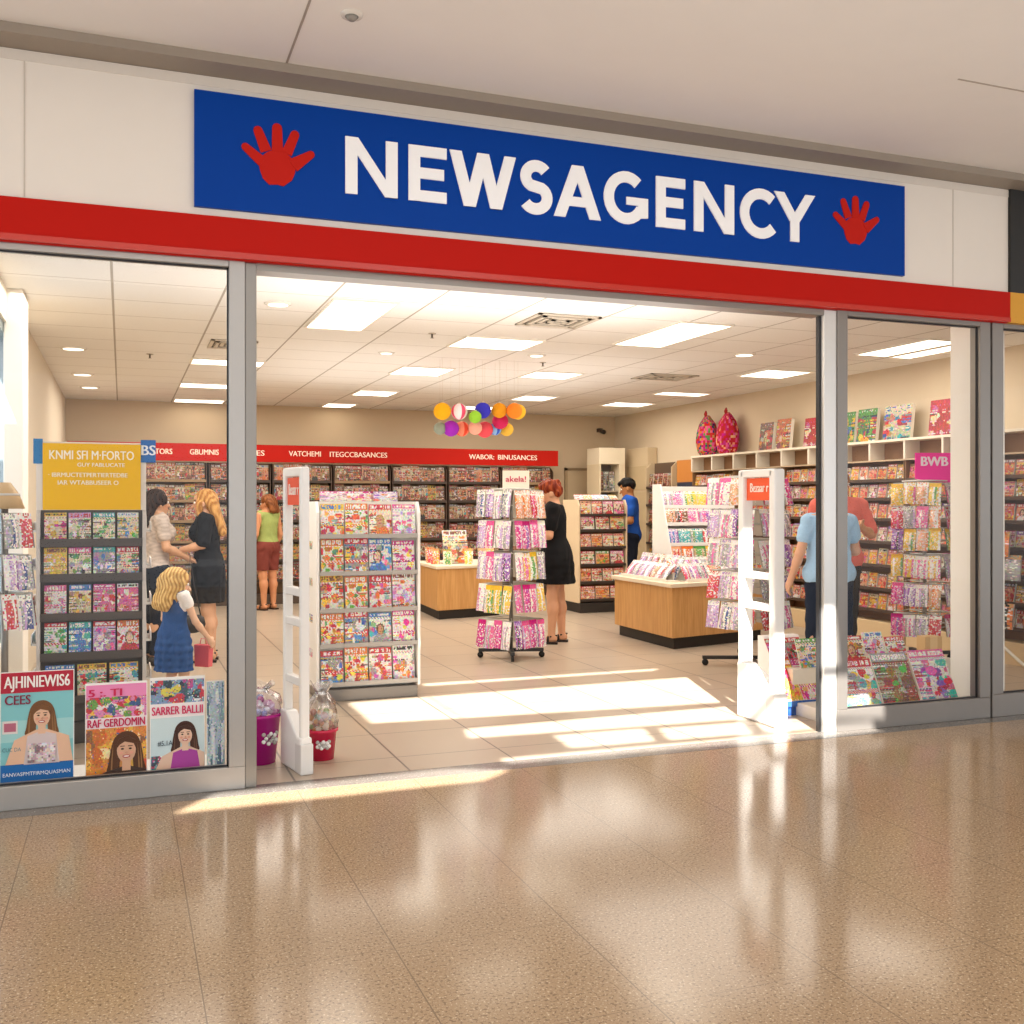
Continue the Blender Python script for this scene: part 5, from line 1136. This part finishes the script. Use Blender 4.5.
figure('person', 'small blonde girl in a blue pinafore over a white top walking into the shop', (.325, 1.96, 0), R(-52), .98, '#e8bb9a',
       {'L': ((-.23, .06, 1.06), (-.20, .16, .90), (1, 0, 0)), 'R': ((.235, .10, 1.05), (.25, .27, .85), (-1, 0, 0))},
       legs={'L': ((-.085, .05, .47), (-.09, -.06, .085)), 'R': ((.085, .07, .47), (.09, .10, .085))}, child=True, lean=.05, head=(-22, -10),
       top=('#f2eeea', .84, .30), dress=('#34588f', .50, 0, .235, .20), shoes=('#e8e4e0', 'shoe'),
       hair=('#a8783c', [((0, -.025, .045), (.098, .108, .092)), ((0, -.08, -.01), (.095, .06, .10))] + [((sx * .06, -.06, .0), (sx * .085, -.095, -.17 - .02 * (sx == 0), .055, .05)) for sx in (-1, -.4, .4, 1)] + [((-.085, .01, .02), (-.085, .0, -.12, .03, .03)), ((.085, .01, .02), (.085, .0, -.12, .03, .03))], 95, '#e2c07c'))
t = thing('carrier_bag', 'small coral pink carrier bag in the girl\'s hand', 'bag', (.52, 2.03, .30), R(-40))
MB().prism([(-.055, .0), (.055, .0), (.062, .15), (-.062, .15)], -.025, .025, '#e8646c', 'y').build('bag_body', 'gloss', t, bevel=.004); MB().tube([(-.03, 0, .148), (-.02, 0, .19), (.02, 0, .19), (.03, 0, .148)], .004, '#f0a0a4', 6).build('bag_handle', 'gloss', t)
t = thing('handbag', 'dark rounded handbag on a long strap between the two women', 'bag', (.56, 3.97, .30), R(10))
b = MB(); b.lathe([(.04, 0), (.10, .02), (.12, .07), (.105, .13), (.07, .155)], '#2a2626', 20); b.v = [(x, y * .5, z) for x, y, z in b.v]; b.build('bag_body', 'dark', t); MB().tube([(-.08, 0, .13), (-.03, .01, .42), (-.01, .02, .68), (.02, .01, .42), (.08, 0, .13)], .006, '#2a2424', 8).build('bag_strap', 'dark', t)
figure('person', 'woman in a green sleeveless top and patterned red shorts at the back shelves', (1.82, 8.75, 0), R(35), 1.56, '#c98a62',
       {'L': ((-.215, .0, 1.07), (-.20, .15, .88)), 'R': ((.22, -.02, 1.06), (.21, .10, .84))}, head=(20, -12),
       top=('#98a460', .88, 0), bottom=('#7a3c34', .56, .02, 'shorts', .98), shoes=('#4a3428', 'sandal'),
       hair=('#6a3c22', LONG(-.10, -.12), 20, '#8a5430'))
figure('person', 'red-haired woman in a black short-sleeved dress looking at the tall spinner', (4.12, 4.34, 0), R(62), 1.67, '#d29c78',
       {'L': ((-.205, .05, 1.08), (-.12, .30, 1.07), (.3, .2, -1)), 'R': ((.205, .03, 1.07), (.12, .28, 1.05), (-.3, .2, -1))}, lean=.06, head=(0, -26), bust=.008, hips=1.05,
       legs={'L': ((-.08, .03, .48), (-.085, .04, .085)), 'R': ((.085, -.02, .48), (.09, -.05, .085))},
       dress=('#121214', .60, .62, .235, .19), shoes=('#241a16', 'sandal'),
       hair=('#6a2416', [((0, -.02, .055), (.094, .106, .082)), ((0, -.07, .0), (.082, .055, .075))] + [((.07 * math.cos(a), -.02 + .085 * math.sin(a), .075), (.03, .03, .03)) for a in (0.3, 1.2, 2., 2.9, 3.8, 4.6, 5.5)] + [((0, .05, .105), (.05, .04, .025))], 120, '#a04a28'))
figure('person', 'man in a royal blue polo shirt looking down behind the beige rack', (6.66, 7.62, 0), R(68), 1.80, '#a8703f',
       {'L': ((-.225, .02, 1.08), (-.13, .26, 1.03), (0, 0, -1)), 'R': ((.225, .02, 1.08), (.13, .26, 1.03), (0, 0, -1))}, lean=.04, head=(-8, -22),
       top=('#1f4fa4', .80, .62), bottom=('#1c2230', .10, .012, 'trousers', .98), shoes=('#1a1818', 'shoe'),
       hair=('#14100e', [((0, -.022, .052), (.086, .098, .082)), ((0, .06, .085), (.055, .04, .03)), ((0, -.07, .01), (.075, .04, .06))], 90))
figure('person', 'person in a pale blue T-shirt and navy trousers standing behind the right door post', (5.28, 1.52, 0), R(-12), 1.57, '#d9a788',
       {'L': ((-.265, -.02, 1.07), (-.31, .06, .85), (1, 0, 0)), 'R': ((.27, .06, 1.08), (.17, .24, 1.04), (-1, 0, 0))}, head=(0, -6), wide=1.14, hips=1.15,
       legs={'L': ((-.10, .05, .48), (-.115, .08, .085)), 'R': ((.12, -.02, .48), (.15, -.05, .085))},
       top=('#a6cbea', .80, .50), bottom=('#242d3e', .10, .016, 'trousers', .98), shoes=('#2c2a2a', 'shoe'),
       hair=('#7a5236', [((0, -.022, .05), (.088, .10, .084)), ((0, -.07, -.01), (.078, .045, .075))], 30))
figure('person', 'person in a coral top with one arm bent standing behind the pale blue shirt', (5.80, 2.05, 0), R(165), 1.72, '#d29a70',
       {'L': ((-.27, .02, 1.10), (-.12, .17, 1.16), (0, 1, 0)), 'R': ((.21, -.02, 1.07), (.2, .12, .86))}, head=(10, 0), wide=1.15,
       top=('#ea7a6a', .84, .85), bottom=('#3a3430', .10, .012, 'trousers', .98), shoes=('#2c2a2a', 'shoe'),
       hair=('#9a6a40', [((0, -.022, .05), (.088, .10, .084)), ((0, -.07, -.01), (.08, .05, .085))], 30))
# ------------------------------------------------------------------ daylight, fill lights, camera
wd = bpy.data.worlds.new('World'); sc.world = wd; wd.use_nodes = True
bg = wd.node_tree.nodes['Background']; bg.inputs['Color'].default_value = (.88, .94, 1.0, 1); bg.inputs['Strength'].default_value = WORLD
def lamp(name, kind, energy, col, loc, rot=(0, 0, 0), **kw):
    l = bpy.data.lights.new(name, kind); l.energy = energy; l.color = col
    for k, v in kw.items(): setattr(l, k, v)
    o = bpy.data.objects.new(name, l); COL.objects.link(o); o.location = loc; o.rotation_euler = rot
    return o
s_ = lamp('sun', 'SUN', SUN_E, (1, .96, .90), (6, -8, 8), angle=R(.6)); s_.rotation_euler = SUN.to_track_quat('-Z', 'Y').to_euler()
# unseen fill lights added over the walkway and below the shop ceiling
for x in (-3, 0, 3): lamp('mall_fill', 'AREA', MALL_E, (1, .93, .84), (x, -4.6, 3.5), (0, 0, 0), shape='RECTANGLE', size=2.4, size_y=1.2)
for x, y in ((.6, 2.6), (3.1, 6.5), (5.6, 3.4), (5.6, 7.6), (1.0, 7.8)): lamp('shop_fill', 'AREA', SHOP_E, (1, .94, .85), (x, y, 2.82), (0, 0, 0), shape='RECTANGLE', size=2.6, size_y=2.4)
for x, y, sx, sy, e_ in ((2.4, 1.3, 3.2, 1.4, UP_E), (3.4, 5.4, 4.0, 3.0, UP_E * .8)): lamp('ceiling_fill', 'AREA', e_, (1, .98, .96), (x, y, 2.0), (R(180), 0, 0), shape='RECTANGLE', size=sx, size_y=sy)  # upward fill without a fitting, added to brighten the shop ceiling
lamp('mall_up_fill', 'AREA', MALLUP_E, (.96, .97, 1), (2.5, -2.2, 1.0), (R(180), 0, 0), shape='RECTANGLE', size=8, size_y=1.0)  # unseen upward fill added to lift the mall ceiling
cam = bpy.data.cameras.new('camera'); co = bpy.data.objects.new('camera', cam); COL.objects.link(co)
cam.sensor_width = 36; cam.lens = 36 * 1029 / 1024; cam.clip_start = .05; cam.clip_end = 100
cam.shift_y = -7 / 1024
a_ = math.atan(390 / 1029)
co.location = (0, -5.27, 1.4); co.rotation_euler = (R(90), 0, -a_)
sc.camera = co
sc.view_settings.view_transform = 'Standard'; sc.view_settings.look = 'None'; sc.view_settings.exposure = EXPO; sc.view_settings.gamma = 1
sc.cycles.use_denoising = True
sc.cycles.max_bounces = 8; sc.cycles.diffuse_bounces = 4; sc.cycles.glossy_bounces = 4; sc.cycles.transparent_max_bounces = 24; sc.cycles.sample_clamp_indirect = 6
